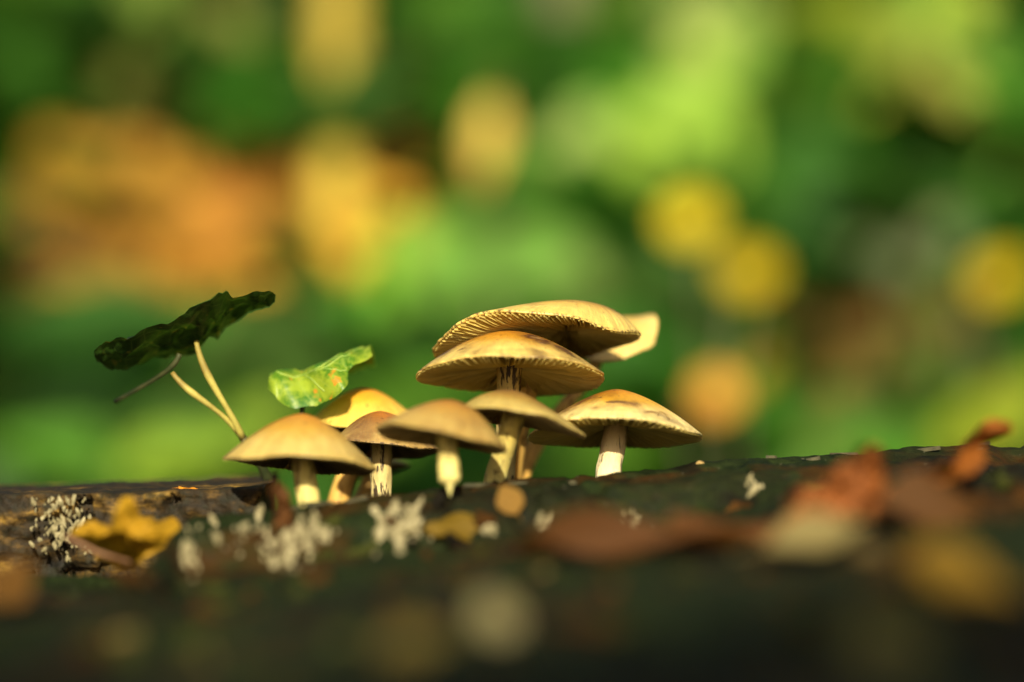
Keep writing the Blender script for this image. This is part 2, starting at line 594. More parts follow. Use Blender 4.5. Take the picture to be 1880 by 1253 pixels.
def mushroom(label, centre, d, r_px, h_px, base, stem_r, cap_mat, gill_mat, stem_mat, p=1.75, pitch=7, roll=0, shift=0.0,
             wave=(0.02, 0.03), lobes=(), ngill=52, bend=0.5, seed=1, tip=False, umbo=0.0, stains=()):
    """centre = pixel of the rim-plane centre; base = (px, py, depth) of the stem foot"""
    rs = np.random.default_rng(seed)
    c0 = P(centre[0], centre[1], d)
    Rm, Hm = r_px * d / F, h_px * d / F
    foot = P(*base)
    root = bpy.data.objects.new('mushroom', None)
    root.empty_display_size = 0.01
    COL.objects.link(root)
    root.location = foot
    tag(root, label, 'mushroom', 'cluster of mushrooms on the stump')
    rot = Matrix.Rotation(R(roll), 3, 'Y') @ Matrix.Rotation(R(-pitch), 3, 'X')
    ph = rs.uniform(0, 6.28, 6)

    def wz(th, t):
        w = wave[1] * (math.sin(2 * th + ph[0]) + 0.6 * math.sin(3 * th + ph[1]) + 0.35 * math.sin(7 * th + ph[2])) * t ** 3
        for (a, width, amp) in lobes:
            dd = (th - R(a) + math.pi) % (2 * math.pi) - math.pi
            w += amp * math.exp(-(dd / R(width)) ** 2) * t ** 4
        return w * Rm

    def wr(th, t):
        return 1 + wave[0] * (math.sin(3 * th + ph[3]) + 0.7 * math.sin(5 * th + ph[4]) + 0.4 * math.sin(11 * th + ph[5]) + 0.3 * math.sin(23 * th)) * t ** 4

    def ztop(t):
        return Hm * ((1 - t ** p) + umbo * math.exp(-(t / 0.16) ** 2)) 

    def zund(t):
        th = Rm * (0.20 * (1 - t) ** 1.1 + 0.030)
        return ztop(t) - th

    def zgill(t):
        return min(Hm * 0.40 * (1 - t ** 1.2) - 0.078 * Rm * (1 - max(0.0, (t - 0.80) / 0.20) ** 2.2), zund(t) - 0.012 * Rm)

    def pt(th, t, z):
        r = Rm * t * wr(th, t)
        v = Vector((r * math.cos(th) + shift * Rm * (1 - t * t), r * math.sin(th), z + wz(th, t)))
        return c0 + rot @ v - foot

    seg = 132
    ts_top = [0.0] + list(np.linspace(0.05, 0.94, 22)) + [0.965, 0.985, 0.997]
    ts_und = [1.0, 0.992, 0.97, 0.93] + list(np.linspace(0.86, 0.10, 12))
    V_, rad, pol, stn = [], [], [], []
    nick = 1 + 0.006 * rs.normal(size=seg) - 0.03 * (rs.random(seg) > 0.96)

    def stain_at(th, t):
        v = 0.0
        for (a, tt, size, amt) in stains:
            dx, dy = t * math.cos(th) - tt * math.cos(R(a)), t * math.sin(th) - tt * math.sin(R(a))
            v = max(v, amt * math.exp(-(dx * dx + dy * dy) / size ** 2))
        return v

    for t in ts_top:
        for j in range(seg):
            th = 2 * math.pi * j / seg
            q = pt(th, max(t, 0.001), ztop(t))
            if t > 0.95: q = c0 - foot + (q - c0 + foot) * (1 + (nick[j] - 1) * (t - .95) / .05)
            V_.append(q); rad.append(t); pol.append((math.cos(th) * .5 + .5, math.sin(th) * .5 + .5, t)); stn.append(stain_at(th, t))
    for t in ts_und:
        for j in range(seg):
            th = 2 * math.pi * j / seg
            zz = zund(t) if t < 0.985 else ztop(t) - Rm * (0.012 if t > 0.995 else 0.026)
            q = pt(th, t, zz)
            if t > 0.95: q = c0 - foot + (q - c0 + foot) * (1 + (nick[j] - 1) * (t - .95) / .05)
            V_.append(q); rad.append(1.0); pol.append((math.cos(th) * .5 + .5, math.sin(th) * .5 + .5, 1)); stn.append(0.0)
    F_ = grid_faces(len(ts_top) + len(ts_und), seg, wrap=True)
    F_ = [tuple(reversed(f)) for f in F_]
    obj('cap', mesh_from('cap', V_, F_, attrs={'rad': rad, 'polar': pol, 'stain': stn}), cap_mat, root)

    gv, gf, gs = [], [], []
    nseg = 12
    for g in range(ngill * 2):
        th = 2 * math.pi * (g + rs.uniform(-.42, .42)) / (ngill * 2)
        t0 = 0.15 if g % 2 == 0 else rs.uniform(0.45, 0.72)
        tt = np.linspace(t0, 0.988, nseg)
        jz = rs.uniform(-0.030, 0.022) * Rm
        shade = rs.uniform(0.68, 1.0)
        gs += [shade] * (nseg * 4)
        for i, t in enumerate(tt):
            half = Rm * 0.0043 * (0.45 + 0.55 * t)
            dth = half / max(Rm * t, 1e-5)
            fade = min(1.0, (t - t0) / 0.08 + 0.1) if g % 2 else 1.0
            zl = zgill(t) + jz * (1 - t)
            zl = zund(t) + (zl - zund(t)) * fade
            zu = zund(t) + 0.006 * Rm
            gv += [pt(th - dth * 1.5, t, zu), pt(th - dth * 0.6, t, zl), pt(th + dth * 0.6, t, zl), pt(th + dth * 1.5, t, zu)]
        b0 = len(gv) - nseg * 4
        for i in range(nseg - 1):
            for k in range(3):
                a = b0 + i * 4 + k
                gf.append((a, a + 1, a + 5, a + 4))
        e = b0 + (nseg - 1) * 4
        gf += [(b0 + 3, b0 + 2, b0 + 1, b0), (e, e + 1, e + 2, e + 3)]
    go = obj('gills', mesh_from('gills', gv, gf, False, {'shade': gs}), gill_mat, root)
    go['kind'] = 'stuff'

    axis = rot @ Vector((0, 0, 1))
    topp = c0 + rot @ Vector((shift * Rm * (0.6 if abs(shift) < 0.25 else 0.0), 0, Hm * 0.50))
    end = foot - Vector((0, 0, 0.004 if not tip else 0.0))
    L = (topp - end).length
    pts = bez(topp, topp - axis * L * 0.4 * bend - Vector((0, 0, L * 0.3 * (1 - bend))), end + Vector((0, 0, L * 0.35)), end, 40)
    radii = []
    for i in range(40):
        t = i / 39
        r = (stem_r[0] * (1 - t) + stem_r[1] * t) * d / F
        r *= 1 + 0.35 * max(0, 0.30 - t) ** 1.5 * 3
        r *= 1 + 0.05 * float(vnoise(t * 7, seed, 8))
        if tip and t > 0.80:
            r *= max(0.08, 1 - 0.72 * sstep(0.80, 0.885, t) - 0.24 * sstep(0.885, 1.0, t))
        radii.append(r)
    sv, sf, al = tube(pts, radii, 28)
    sv2 = []
    for i, v in enumerate(sv):
        cpt = pts[i // 28]
        n_ = float(vnoise((i % 28) * 0.9, (i // 28) * 0.16, seed + 40)) * 0.07
        sv2.append(cpt + (v - cpt) * (1 + n_) - foot)
    obj('stem', mesh_from('stem', sv2, sf, attrs={'along': al}), stem_mat, root)
    return root, (c0, rot, Rm, Hm, pt, ztop)


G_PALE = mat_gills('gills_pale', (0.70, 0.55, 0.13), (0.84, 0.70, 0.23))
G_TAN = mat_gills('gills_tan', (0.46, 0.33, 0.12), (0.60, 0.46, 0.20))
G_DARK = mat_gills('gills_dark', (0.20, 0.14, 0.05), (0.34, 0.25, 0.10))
ST_PALE = mat_stem('stem_pale', (0.58, 0.44, 0.10), (0.70, 0.62, 0.23), (0.14, 0.08, 0.02), 0.8, 1)
ST_FIB = mat_stem('stem_fibrous', (0.50, 0.36, 0.10), (0.72, 0.62, 0.30), (0.045, 0.025, 0.010), 1.0, 2)
ST_OR = mat_stem('stem_orange', (0.62, 0.40, 0.10), (0.70, 0.42, 0.10), (0.20, 0.08, 0.02), 0.7, 3)
ST_R = mat_stem('stem_brown_top', (0.44, 0.28, 0.08), (0.86, 0.76, 0.48), (0.05, 0.03, 0.01), 0.8, 4)

C_M1 = mat_cap('cap_beige', (0.52, 0.20, 0.010), (0.50, 0.30, 0.045), (0.54, 0.40, 0.12), (0.36, 0.22, 0.06), 0.35, 1)
C_M2 = mat_cap('cap_yellow', (0.66, 0.25, 0.008), (0.74, 0.42, 0.035), (0.76, 0.53, 0.10), (0.50, 0.20, 0.015), 0.3, 2)
C_M3 = mat_cap('cap_brown', (0.50, 0.16, 0.010), (0.32, 0.15, 0.035), (0.42, 0.28, 0.09), (0.14, 0.065, 0.025), 0.8, 3, 0.9)
C_M4 = mat_cap('cap_tan', (0.44, 0.17, 0.015), (0.42, 0.24, 0.045), (0.42, 0.29, 0.08), (0.24, 0.13, 0.035), 0.55, 4)
C_M5 = mat_cap('cap_buff', (0.32, 0.15, 0.025), (0.42, 0.27, 0.055), (0.50, 0.38, 0.11), (0.19, 0.10, 0.03), 0.5, 5)
C_M6 = mat_cap('cap_orange', (0.54, 0.20, 0.008), (0.56, 0.28, 0.025), (0.74, 0.54, 0.15), (0.060, 0.020, 0.014), 0.95, 6, 0.35)
C_M7 = mat_cap('cap_ochre', (0.46, 0.18, 0.030), (0.60, 0.35, 0.05), (0.74, 0.54, 0.14), (0.12, 0.04, 0.022), 0.6, 7, 0.8)
C_M8 = mat_cap('cap_cream', (0.58, 0.34, 0.07), (0.64, 0.44, 0.11), (0.72, 0.53, 0.17), (0.40, 0.23, 0.05), 0.4, 8)
C_M9 = mat_cap('cap_gold', (0.58, 0.21, 0.008), (0.66, 0.37, 0.035), (0.86, 0.69, 0.27), (0.12, 0.045, 0.014), 0.7, 9, 0.6)

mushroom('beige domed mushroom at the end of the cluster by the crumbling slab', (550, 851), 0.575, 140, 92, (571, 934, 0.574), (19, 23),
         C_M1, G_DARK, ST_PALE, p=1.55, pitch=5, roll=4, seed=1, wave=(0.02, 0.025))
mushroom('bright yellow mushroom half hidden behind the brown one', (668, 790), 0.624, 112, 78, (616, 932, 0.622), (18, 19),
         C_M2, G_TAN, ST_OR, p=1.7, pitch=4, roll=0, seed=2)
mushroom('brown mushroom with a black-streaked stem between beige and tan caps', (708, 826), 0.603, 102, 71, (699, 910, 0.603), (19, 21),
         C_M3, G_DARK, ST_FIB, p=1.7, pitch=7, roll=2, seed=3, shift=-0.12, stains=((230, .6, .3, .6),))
mushroom('tan mushroom whose pointed stem foot hangs over the wood', (811, 806), 0.567, 122, 74, (826, 912, 0.561), (18, 21),
         C_M4, G_TAN, ST_PALE, p=1.7, pitch=6, roll=9.5, seed=4, shift=0.08, tip=True, stains=((300, .25, .3, .4),))
mushroom('buff tilted mushroom under the large orange-brown cap', (958, 772), 0.580, 117, 52, (906, 886, 0.585), (19, 21),
         C_M5, G_TAN, ST_PALE, p=1.5, pitch=5, roll=11, seed=5, shift=-0.22, bend=0.9, wave=(0.03, 0.04), stains=((250, .25, .3, .6),))
m6, m6i = mushroom('orange-brown stained mushroom standing just under the topmost cap', (935, 692), 0.600, 173, 84, (926, 888, 0.607), (21, 19),
         C_M6, G_PALE, ST_FIB, p=1.75, pitch=8, roll=1, seed=6, wave=(0.012, 0.02), ngill=58, lobes=((268, 50, 0.055),), stains=((195, .78, .30, 1.0), (306, .52, .20, 1.0), (322, .76, .20, 1.0), (345, .9, .18, 1.0), (250, .9, .1, .5)))
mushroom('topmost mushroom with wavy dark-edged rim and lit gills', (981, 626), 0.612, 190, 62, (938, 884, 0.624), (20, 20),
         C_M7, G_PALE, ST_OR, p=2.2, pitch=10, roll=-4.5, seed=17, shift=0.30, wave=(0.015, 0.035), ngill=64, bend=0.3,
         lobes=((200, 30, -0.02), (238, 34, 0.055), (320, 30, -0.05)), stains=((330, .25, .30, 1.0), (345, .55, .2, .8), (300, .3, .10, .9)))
mushroom('cream mushroom with upturned wavy margin behind the topmost cap', (1108, 622), 0.642, 103, 30, (950, 886, 0.632), (11, 17),
         C_M8, G_PALE, ST_OR, p=2.4, pitch=-24, roll=-3, seed=8, wave=(0.02, 0.03), bend=0.0,
         lobes=((14, 32, 0.27), (310, 20, 0.04), (275, 16, -0.03)), ngill=60)
m9, m9i = mushroom('golden mushroom standing apart with pale rim and torn flaps', (1132, 800), 0.598, 160, 86, (1116, 866, 0.596), (21, 25),
         C_M9, G_PALE, ST_R, p=1.5, pitch=7, roll=0.5, seed=9, wave=(0.012, 0.02), ngill=58, lobes=((272, 48, 0.06), (330, 30, -0.02)), stains=((205, .5, .34, .75), (285, .62, .12, .6), (312, .84, .12, .5), (250, .75, .08, .5)))

# small stub of a further stem and cap between the beige and brown mushrooms
mushroom('small orange mushroom peeping out beneath the brown cap', (690, 862), 0.640, 62, 26, (655, 930, 0.636), (20, 21),
         C_M2, G_TAN, ST_OR, p=1.8, pitch=8, roll=-8, seed=12, ngill=50)

# torn dark flaps and hairs stuck on the golden cap (parts of it)
M_SCAB = mat_plain('dark_scab', (0.11, 0.055, 0.016), (0.28, 0.16, 0.05), 500, 0.8, 0.5, dist=0.0003)


def on_cap(info, th_deg, t):
    return info[4](R(th_deg), t, info[5](t))


def flap(parent, info, th, t, length, width, lift, ang):
    a = on_cap(info, th, t)
    tang = (on_cap(info, th + 6, t) - a).normalized()
    rad_ = (on_cap(info, th, min(t + 0.05, 1)) - a).normalized()
    nrm = tang.cross(rad_)
    if nrm.z < 0: nrm = -nrm
    dr = (tang * math.cos(ang) + rad_ * math.sin(ang)).normalized()
    sd = nrm.cross(dr)
    vs, n = [], 7
    for i in range(n):
        s = i / (n - 1) - 0.5
        w = width * (1 - (2 * s) ** 2) + 0.00006
        base = a + dr * s * length - nrm * 0.0001
        vs += [base - sd * w, base + sd * w * 0.4 + nrm * lift * (1 - (2 * s) ** 2), base + sd * w]
    obj('torn_flap', mesh_from('torn_flap', vs, grid_faces(n, 3)), M_SCAB, parent)


flap(m9, m9i, 272, 0.62, 0.0068, 0.00028, 0.0005, 0.12)
flap(m9, m9i, 298, 0.80, 0.0042, 0.00022, 0.0004, -0.08)
flap(m6, m6i, 305, 0.52, 0.0040, 0.0004, 0.0003, 0.5)
flap(m6, m6i, 300, 0.68, 0.0024, 0.0003, 0.0003, 0.3)
flap(m6, m6i, 232, 0.80, 0.0030, 0.00025, 0.0003, -0.4)
pth = [on_cap(m9i, a, t) + Vector((0, -0.0004 * k, 0.0005 * k)) for a, t, k in ((300, .86, .2), (303, .83, 2), (306, .84, 2.2), (309, .9, .4))]
vs, fs, _ = tube(bez(*[Vector(q) for q in pth], 10), [0.00010] * 10, 6)
obj('hair', mesh_from('hair', vs, fs), M_SCAB, m9)

# ------------------------------------------------------------------ leaves
def leaf_mesh(name, L=1.0, W=0.55, fold=0.25, curl=0.25, wave=0.05, nL=9, nW=4, kind='ovate', seed=0):
    """leaf blade along +X from its stalk at the origin, upper face to +Z; a short stalk is included"""
    rs = np.random.default_rng(seed)
    ph = rs.uniform(0, 6.28, 4)
    vs = []
    for i in range(nL + 1):
        s = i / nL
        if kind == 'ovate':
            w = W / 2 * (math.sin(math.pi * s ** 0.8) ** 0.75 if 0 < s < 1 else 0.0)
        elif kind == 'heart':
            w = W / 2 * (max(0.0, math.sin(math.pi * min(1, s * 0.86 + 0.14))) ** 0.8 if s < 1 else 0.0)
        else:  # round
            w = W / 2 * math.sqrt(max(0, 1 - (2 * s - 1) ** 2))
        w = max(w, 0.008)
        for j in range(nW + 1):
            u = 2 * j / nW - 1
            y = u * w * (1 + 0.10 * wave * 10 * math.sin(9 * s + ph[0] + (2 if u > 0 else 0)) * abs(u))
            z = fold * abs(u) * w - curl * s * s * 0.5 + wave * math.sin(7 * s + ph[1] + 2 * u) * abs(u) + wave * 0.5 * math.sin(3 * u + ph[2])
            vs.append((s * L, y * L, z * L))
    fs = grid_faces(nL + 1, nW + 1)
    n0 = len(vs)
    r = 0.012 * L
    for x, z in ((-0.28 * L, -0.03 * L), (0.02 * L, 0.0)):
        vs += [(x, -r, z), (x, r, z), (x, 0, z + r * 1.6)]
    fs += [(n0, n0 + 1, n0 + 4, n0 + 3), (n0 + 1, n0 + 2, n0 + 5, n0 + 4), (n0 + 2, n0, n0 + 3, n0 + 5)]
    return mesh_from(name, vs, fs)


LEAF_ME = [leaf_mesh('leaf_blade', seed=k, W=0.5 + 0.08 * k, fold=0.15 + 0.06 * k, curl=0.15 + 0.12 * k, wave=0.02 + 0.012 * k,
                     kind='ovate' if k % 2 else 'heart') for k in range(5)]
ROUND_ME = [leaf_mesh('leaf_blade', seed=10 + k, W=0.85, fold=0.10, curl=0.2 * k, wave=0.04, kind='round') for k in range(3)]
DEAD_ME = [leaf_mesh('dead_leaf', seed=20 + k, W=0.6, fold=0.45 - 0.25 * (k % 3), curl=-0.3 + 0.35 * (k % 4), wave=0.05 + 0.02 * k, kind='ovate') for k in range(5)]
for me in LEAF_ME + ROUND_ME:
    me.materials.append(M_LEAF)
for me in DEAD_ME:
    me.materials.append(M_DEAD)


def frame_quat(xdir, ndir):
    """rotation taking leaf +X to xdir and leaf +Z (upper face) towards ndir"""
    x = Vector(xdir).normalized()
    z = Vector(ndir)
    z = (z - x * z.dot(x)).normalized()
    y = z.cross(x)
    return Matrix((x, y, z)).transposed().to_quaternion()


def srgb(r, g, b):
    f = lambda c: (c / 255 / 12.92) if c / 255 <= 0.04045 else ((c / 255 + 0.055) / 1.055) ** 2.4
    return (f(r), f(g), f(b))


LIT = []      # (point, radius): where sunlight falls on the bank and its plants


def bg_leaf(px, py, d, wpx, hpx, ang, col, parent, me, lit=0, lean=0.0, tilt=0.35, name='leaf'):
    """a leaf of wpx by hpx pixels (its real size follows from its distance), its tip pointing along ang in the picture plane"""
    c = P(px, py, d)
    L = wpx * d / F
    a = R(ang)
    x = RGT * math.cos(a) + Vector((0, 0, 1)) * math.sin(a) + Vector((0, 1, 0)) * lean
    nrm = Vector((0.15 * math.sin(px), -1.0, tilt))
    q = frame_quat(x, nrm)
    o = obj(name, me, None, parent)
    ratio = hpx / wpx / 0.62
    o.rotation_mode = 'QUATERNION'
    o.rotation_quaternion = q
    o.scale = (L, L * ratio, L)
    org = parent.location if parent else Vector()
    o.location = c - q @ Vector((L * 0.5, 0, 0)) - org
    o.color = (*col, 1)
    if lit >= 0.25:
        LIT.append((c, lit * max(wpx, hpx) * d / F))
    return o


def plant(label, cat, px, d, leaves, group=None, stalk_r=0.0022, mat=M_STALK, name='undergrowth_plant'):
    """leaves: (px, py, dd, w, h, ang, colour, mesh, lit)"""
    x = (px - 940) / F * d
    z = float(ground_z(x, d))
    root = bpy.data.objects.new(name, None)
    root.empty_display_size = 0.03
    COL.objects.link(root)
    root.location = (x, d, z)
    tag(root, label, cat, group)
    base = Vector((x, d, z))
    for (lx, ly, dd, w, h, ang, col, me, lit) in leaves:
        lo = bg_leaf(lx, ly, d + dd, w, h, ang, col, root, me, lit, lean=random.uniform(-.25, .25), tilt=random.uniform(.15, .6))
        tipp = lo.location + lo.rotation_quaternion @ Vector((-0.25 * lo.scale.x, 0, 0))
        mid = Vector((tipp.x * 0.45, tipp.y * 0.5 + 0.02, tipp.z * 0.6))
        pts = bez(Vector((random.uniform(-.01, .01), random.uniform(-.01, .01), -0.02)), mid * 0.5, mid, tipp, 10)
        vs, fs, _ = tube(pts, [stalk_r * (1.2 - 0.6 * i / 9) for i in range(10)], 6)
        obj('stalk', mesh_from('stalk', vs, fs), mat, root)
    return root


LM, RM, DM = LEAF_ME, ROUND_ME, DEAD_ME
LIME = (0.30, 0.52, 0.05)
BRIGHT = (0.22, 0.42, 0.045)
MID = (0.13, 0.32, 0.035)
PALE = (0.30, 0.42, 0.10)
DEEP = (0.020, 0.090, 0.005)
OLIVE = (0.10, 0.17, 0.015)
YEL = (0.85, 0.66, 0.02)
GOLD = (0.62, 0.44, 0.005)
PEACH = (0.85, 0.42, 0.06)
TANB = (0.45, 0.24, 0.04)

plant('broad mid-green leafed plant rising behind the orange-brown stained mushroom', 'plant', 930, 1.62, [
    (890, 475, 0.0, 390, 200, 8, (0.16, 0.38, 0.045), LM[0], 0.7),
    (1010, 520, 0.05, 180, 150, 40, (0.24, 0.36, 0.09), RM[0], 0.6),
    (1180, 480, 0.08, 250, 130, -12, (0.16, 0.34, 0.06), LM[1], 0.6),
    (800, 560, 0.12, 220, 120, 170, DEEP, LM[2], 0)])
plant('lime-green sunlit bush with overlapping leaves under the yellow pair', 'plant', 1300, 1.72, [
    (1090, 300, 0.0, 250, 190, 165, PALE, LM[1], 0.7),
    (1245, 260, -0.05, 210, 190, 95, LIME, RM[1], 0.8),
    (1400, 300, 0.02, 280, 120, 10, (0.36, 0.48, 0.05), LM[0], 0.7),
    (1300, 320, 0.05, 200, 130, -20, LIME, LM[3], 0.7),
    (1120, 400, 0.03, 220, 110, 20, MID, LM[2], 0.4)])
plant('tall bright green shrub with layered leaves above the lime bush', 'plant', 1480, 1.85, [
    (1400, 115, 0.0, 270, 160, 15, BRIGHT, LM[1], 0.7),
    (1545, 160, -0.03, 260, 180, -10, (0.24, 0.40, 0.055), LM[0], 0.7),
    (1300, 45, 0.04, 180, 150, 70, PALE, RM[0], 0.7),
    (1560, 30, 0.03, 300, 90, 5, (0.28, 0.36, 0.03), LM[2], 0.6),
    (1440, 210, 0.08, 260, 70, -8, DEEP, LM[3], 0),
    (1330, 190, 0.06, 200, 120, 160, BRIGHT, LM[1], 0.5),
    (1480, 60, 0.05, 220, 130, 20, BRIGHT, LM[0], 0.6),
    (1630, 95, 0.07, 220, 130, 170, (0.24, 0.40, 0.05), LM[2], 0.6),
    (1230, 120, 0.06, 180, 130, 100, BRIGHT, LM[1], 0.5),
    (1500, 285, 0.05, 240, 120, -15, (0.26, 0.42, 0.05), LM[3], 0.6),
    (1200, 195, 0.08, 170, 120, 150, BRIGHT, LM[0], 0.5)])
plant('leafy green shrub with two pale patches near the dark gap', 'plant', 1750, 1.80, [
    (1725, 85, 0.02, 220, 120, 8, (0.20, 0.38, 0.05), LM[0], 0.7),
    (1765, 245, -0.04, 230, 190, 160, (0.20, 0.42, 0.04), RM[2], 0.7),
    (1640, 260, 0.05, 190, 120, 190, MID, LM[2], 0.4),
    (1850, 170, 0.08, 180, 140, 40, DEEP, LM[1], 0),
    (1660, 170, 0.06, 180, 100, 30, BRIGHT, LM[1], 0.5),
    (1700, 300, 0.03, 200, 110, 165, BRIGHT, LM[3], 0.5),
    (1840, 90, 0.10, 160, 110, 60, MID, LM[0], 0.4)])
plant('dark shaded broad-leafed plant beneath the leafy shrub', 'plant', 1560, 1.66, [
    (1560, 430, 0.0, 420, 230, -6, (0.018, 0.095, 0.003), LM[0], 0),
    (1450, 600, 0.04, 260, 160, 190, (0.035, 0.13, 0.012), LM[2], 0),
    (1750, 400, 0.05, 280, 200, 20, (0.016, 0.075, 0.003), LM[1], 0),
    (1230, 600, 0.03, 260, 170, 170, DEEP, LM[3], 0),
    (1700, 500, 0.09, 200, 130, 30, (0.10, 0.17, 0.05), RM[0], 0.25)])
plant('olive-green sapling leaves clustered round the yellow sapling trunk', 'plant', 760, 1.95, [
    (745, 195, 0.0, 170, 150, 80, (0.20, 0.34, 0.05), RM[0], 0.7),
    (805, 85, 0.03, 160, 140, 110, (0.11, 0.24, 0.03), LM[1], 0.4),
    (480, 150, 0.02, 180, 150, 160, (0.09, 0.22, 0.03), LM[2], 0.3),
    (450, 40, 0.05, 280, 120, 175, (0.14, 0.24, 0.04), LM[0], 0.4),
    (890, 140, 0.06, 130, 120, 60, DEEP, LM[1], 0)])
plant('green round-leafed plant on the bank above the brown litter', 'plant', 120, 2.0, [
    (95, 85, 0.0, 190, 190, 75, (0.15, 0.30, 0.04), RM[1], 0.6),
    (250, 60, 0.04, 200, 140, 20, DEEP, LM[1], 0),
    (300, 170, 0.05, 260, 120, 170, OLIVE, LM[2], 0.2),
    (20, 30, 0.03, 160, 120, 120, DEEP, LM[0], 0)])
plant('dark olive leaf plant beside the thin grey sapling', 'plant', 1070, 1.98, [
    (1060, 40, 0.0, 190, 140, 100, (0.11, 0.20, 0.012), RM[2], 0.5),
    (1160, 110, 0.05, 170, 160, 60, OLIVE, LM[1], 0),
    (960, 60, 0.06, 170, 120, 130, DEEP, LM[3], 0)])
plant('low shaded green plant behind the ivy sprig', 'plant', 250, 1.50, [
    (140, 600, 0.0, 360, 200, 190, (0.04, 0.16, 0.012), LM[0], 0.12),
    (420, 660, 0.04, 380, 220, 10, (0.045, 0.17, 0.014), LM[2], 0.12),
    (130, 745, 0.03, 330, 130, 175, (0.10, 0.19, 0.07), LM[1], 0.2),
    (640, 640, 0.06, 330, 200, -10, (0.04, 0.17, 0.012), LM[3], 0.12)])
plant('yellow-green low leaves just above the broken wood slab', 'plant', 330, 1.36, [
    (340, 845, 0.0, 260, 130, 10, (0.22, 0.38, 0.02), LM[1], 0.5),
    (120, 820, 0.03, 260, 120, 170, (0.08, 0.24, 0.015), LM[0], 0.3),
    (470, 790, 0.05, 160, 100, 60, (0.22, 0.36, 0.03), LM[2], 0.4)])
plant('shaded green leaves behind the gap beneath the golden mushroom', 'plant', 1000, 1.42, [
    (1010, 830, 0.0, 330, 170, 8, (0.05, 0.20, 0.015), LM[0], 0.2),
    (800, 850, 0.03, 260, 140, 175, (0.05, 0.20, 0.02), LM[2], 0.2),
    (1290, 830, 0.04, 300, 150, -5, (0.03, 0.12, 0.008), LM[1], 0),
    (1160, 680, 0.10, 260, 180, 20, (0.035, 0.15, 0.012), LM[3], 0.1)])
plant('yellow-green low plant behind the curled orange leaf', 'plant', 1820, 1.40, [
    (1830, 770, 0.0, 250, 150, 35, (0.26, 0.34, 0.015), LM[0], 0.5),
    (1640, 830, 0.04, 240, 110, 170, (0.07, 0.22, 0.015), LM[2], 0.3),
    (1550, 790, 0.09, 200, 100, 20, OLIVE, LM[1], 0.1)])
plant('pair of yellow autumn leaves on a twig beside the lime bush', 'plant', 1320, 1.50, [
    (1266, 402, -0.02, 80, 72, 110, YEL, RM[0], 0.9),
    (1375, 498, 0.02, 84, 74, 80, GOLD, RM[1], 0.7)], mat=M_GREYBARK)
plant('single hanging peach-yellow leaf on a thin twig', 'plant', 905, 1.52, [
    (893, 262, 0.0, 160, 62, 262, (0.95, 0.66, 0.14), LM[1], 0.9)], mat=M_GREYBARK, stalk_r=0.0014)
plant('twig with dull golden leaf over the dark brown litter', 'plant', 1835, 1.55, [
    (1838, 505, 0.0, 110, 84, 40, GOLD, LM[1], 0.7)], mat=M_GREYBARK, stalk_r=0.0014)
plant('low twig with an orange leaf and an ochre leaf', 'plant', 1330, 1.32, [
    (1312, 722, 0.0, 84, 70, 30, PEACH, RM[2], 0.9),
    (1395, 680, 0.02, 90, 46, 55, (0.30, 0.20, 0.01), LM[1], 0.5)], mat=M_GREYBARK, stalk_r=0.0014)

def sprig(label, px, py, d, n, spread, col, size):
    out = []
    for k in range(n):
        a, b = random.gauss(0, spread), random.gauss(0, spread * .6)
        j = random.uniform(.75, 1.3)
        out.append((px + a, py + b, random.uniform(-.06, .06), size * j, size * j * random.uniform(.5, .8), random.uniform(0, 360),
                    tuple(min(.9, c * random.uniform(.7, 1.35)) for c in col), random.choice(LM), 0.6))
    plant(label, 'plant', px, d, out, stalk_r=0.0013)


sprig('spray of small lime leaves at the top of the bank', 1640, 120, 1.78, 8, 130, (0.30, 0.48, 0.05), 110)
sprig('spray of pale green leaflets over the lime bush', 1290, 160, 1.74, 7, 100, (0.36, 0.50, 0.10), 100)
sprig('spray of small olive leaves near the yellow sapling', 420, 110, 1.86, 8, 140, (0.17, 0.24, 0.03), 120)
sprig('thin plant with small fresh green leaves beside the peach leaf', 1040, 290, 1.72, 6, 70, (0.28, 0.40, 0.07), 90)
sprig('low sprig of bright leaves under the green broad-leafed plant', 720, 470, 1.58, 4, 60, (0.20, 0.42, 0.04), 110)
sprig('straggling olive sprig over the brown shade', 1680, 610, 1.55, 5, 110, (0.10, 0.12, 0.015), 80)
sprig('sprig of grey-green leaflets near the dull golden leaf', 1690, 450, 1.62, 4, 70, (0.14, 0.22, 0.09), 90)

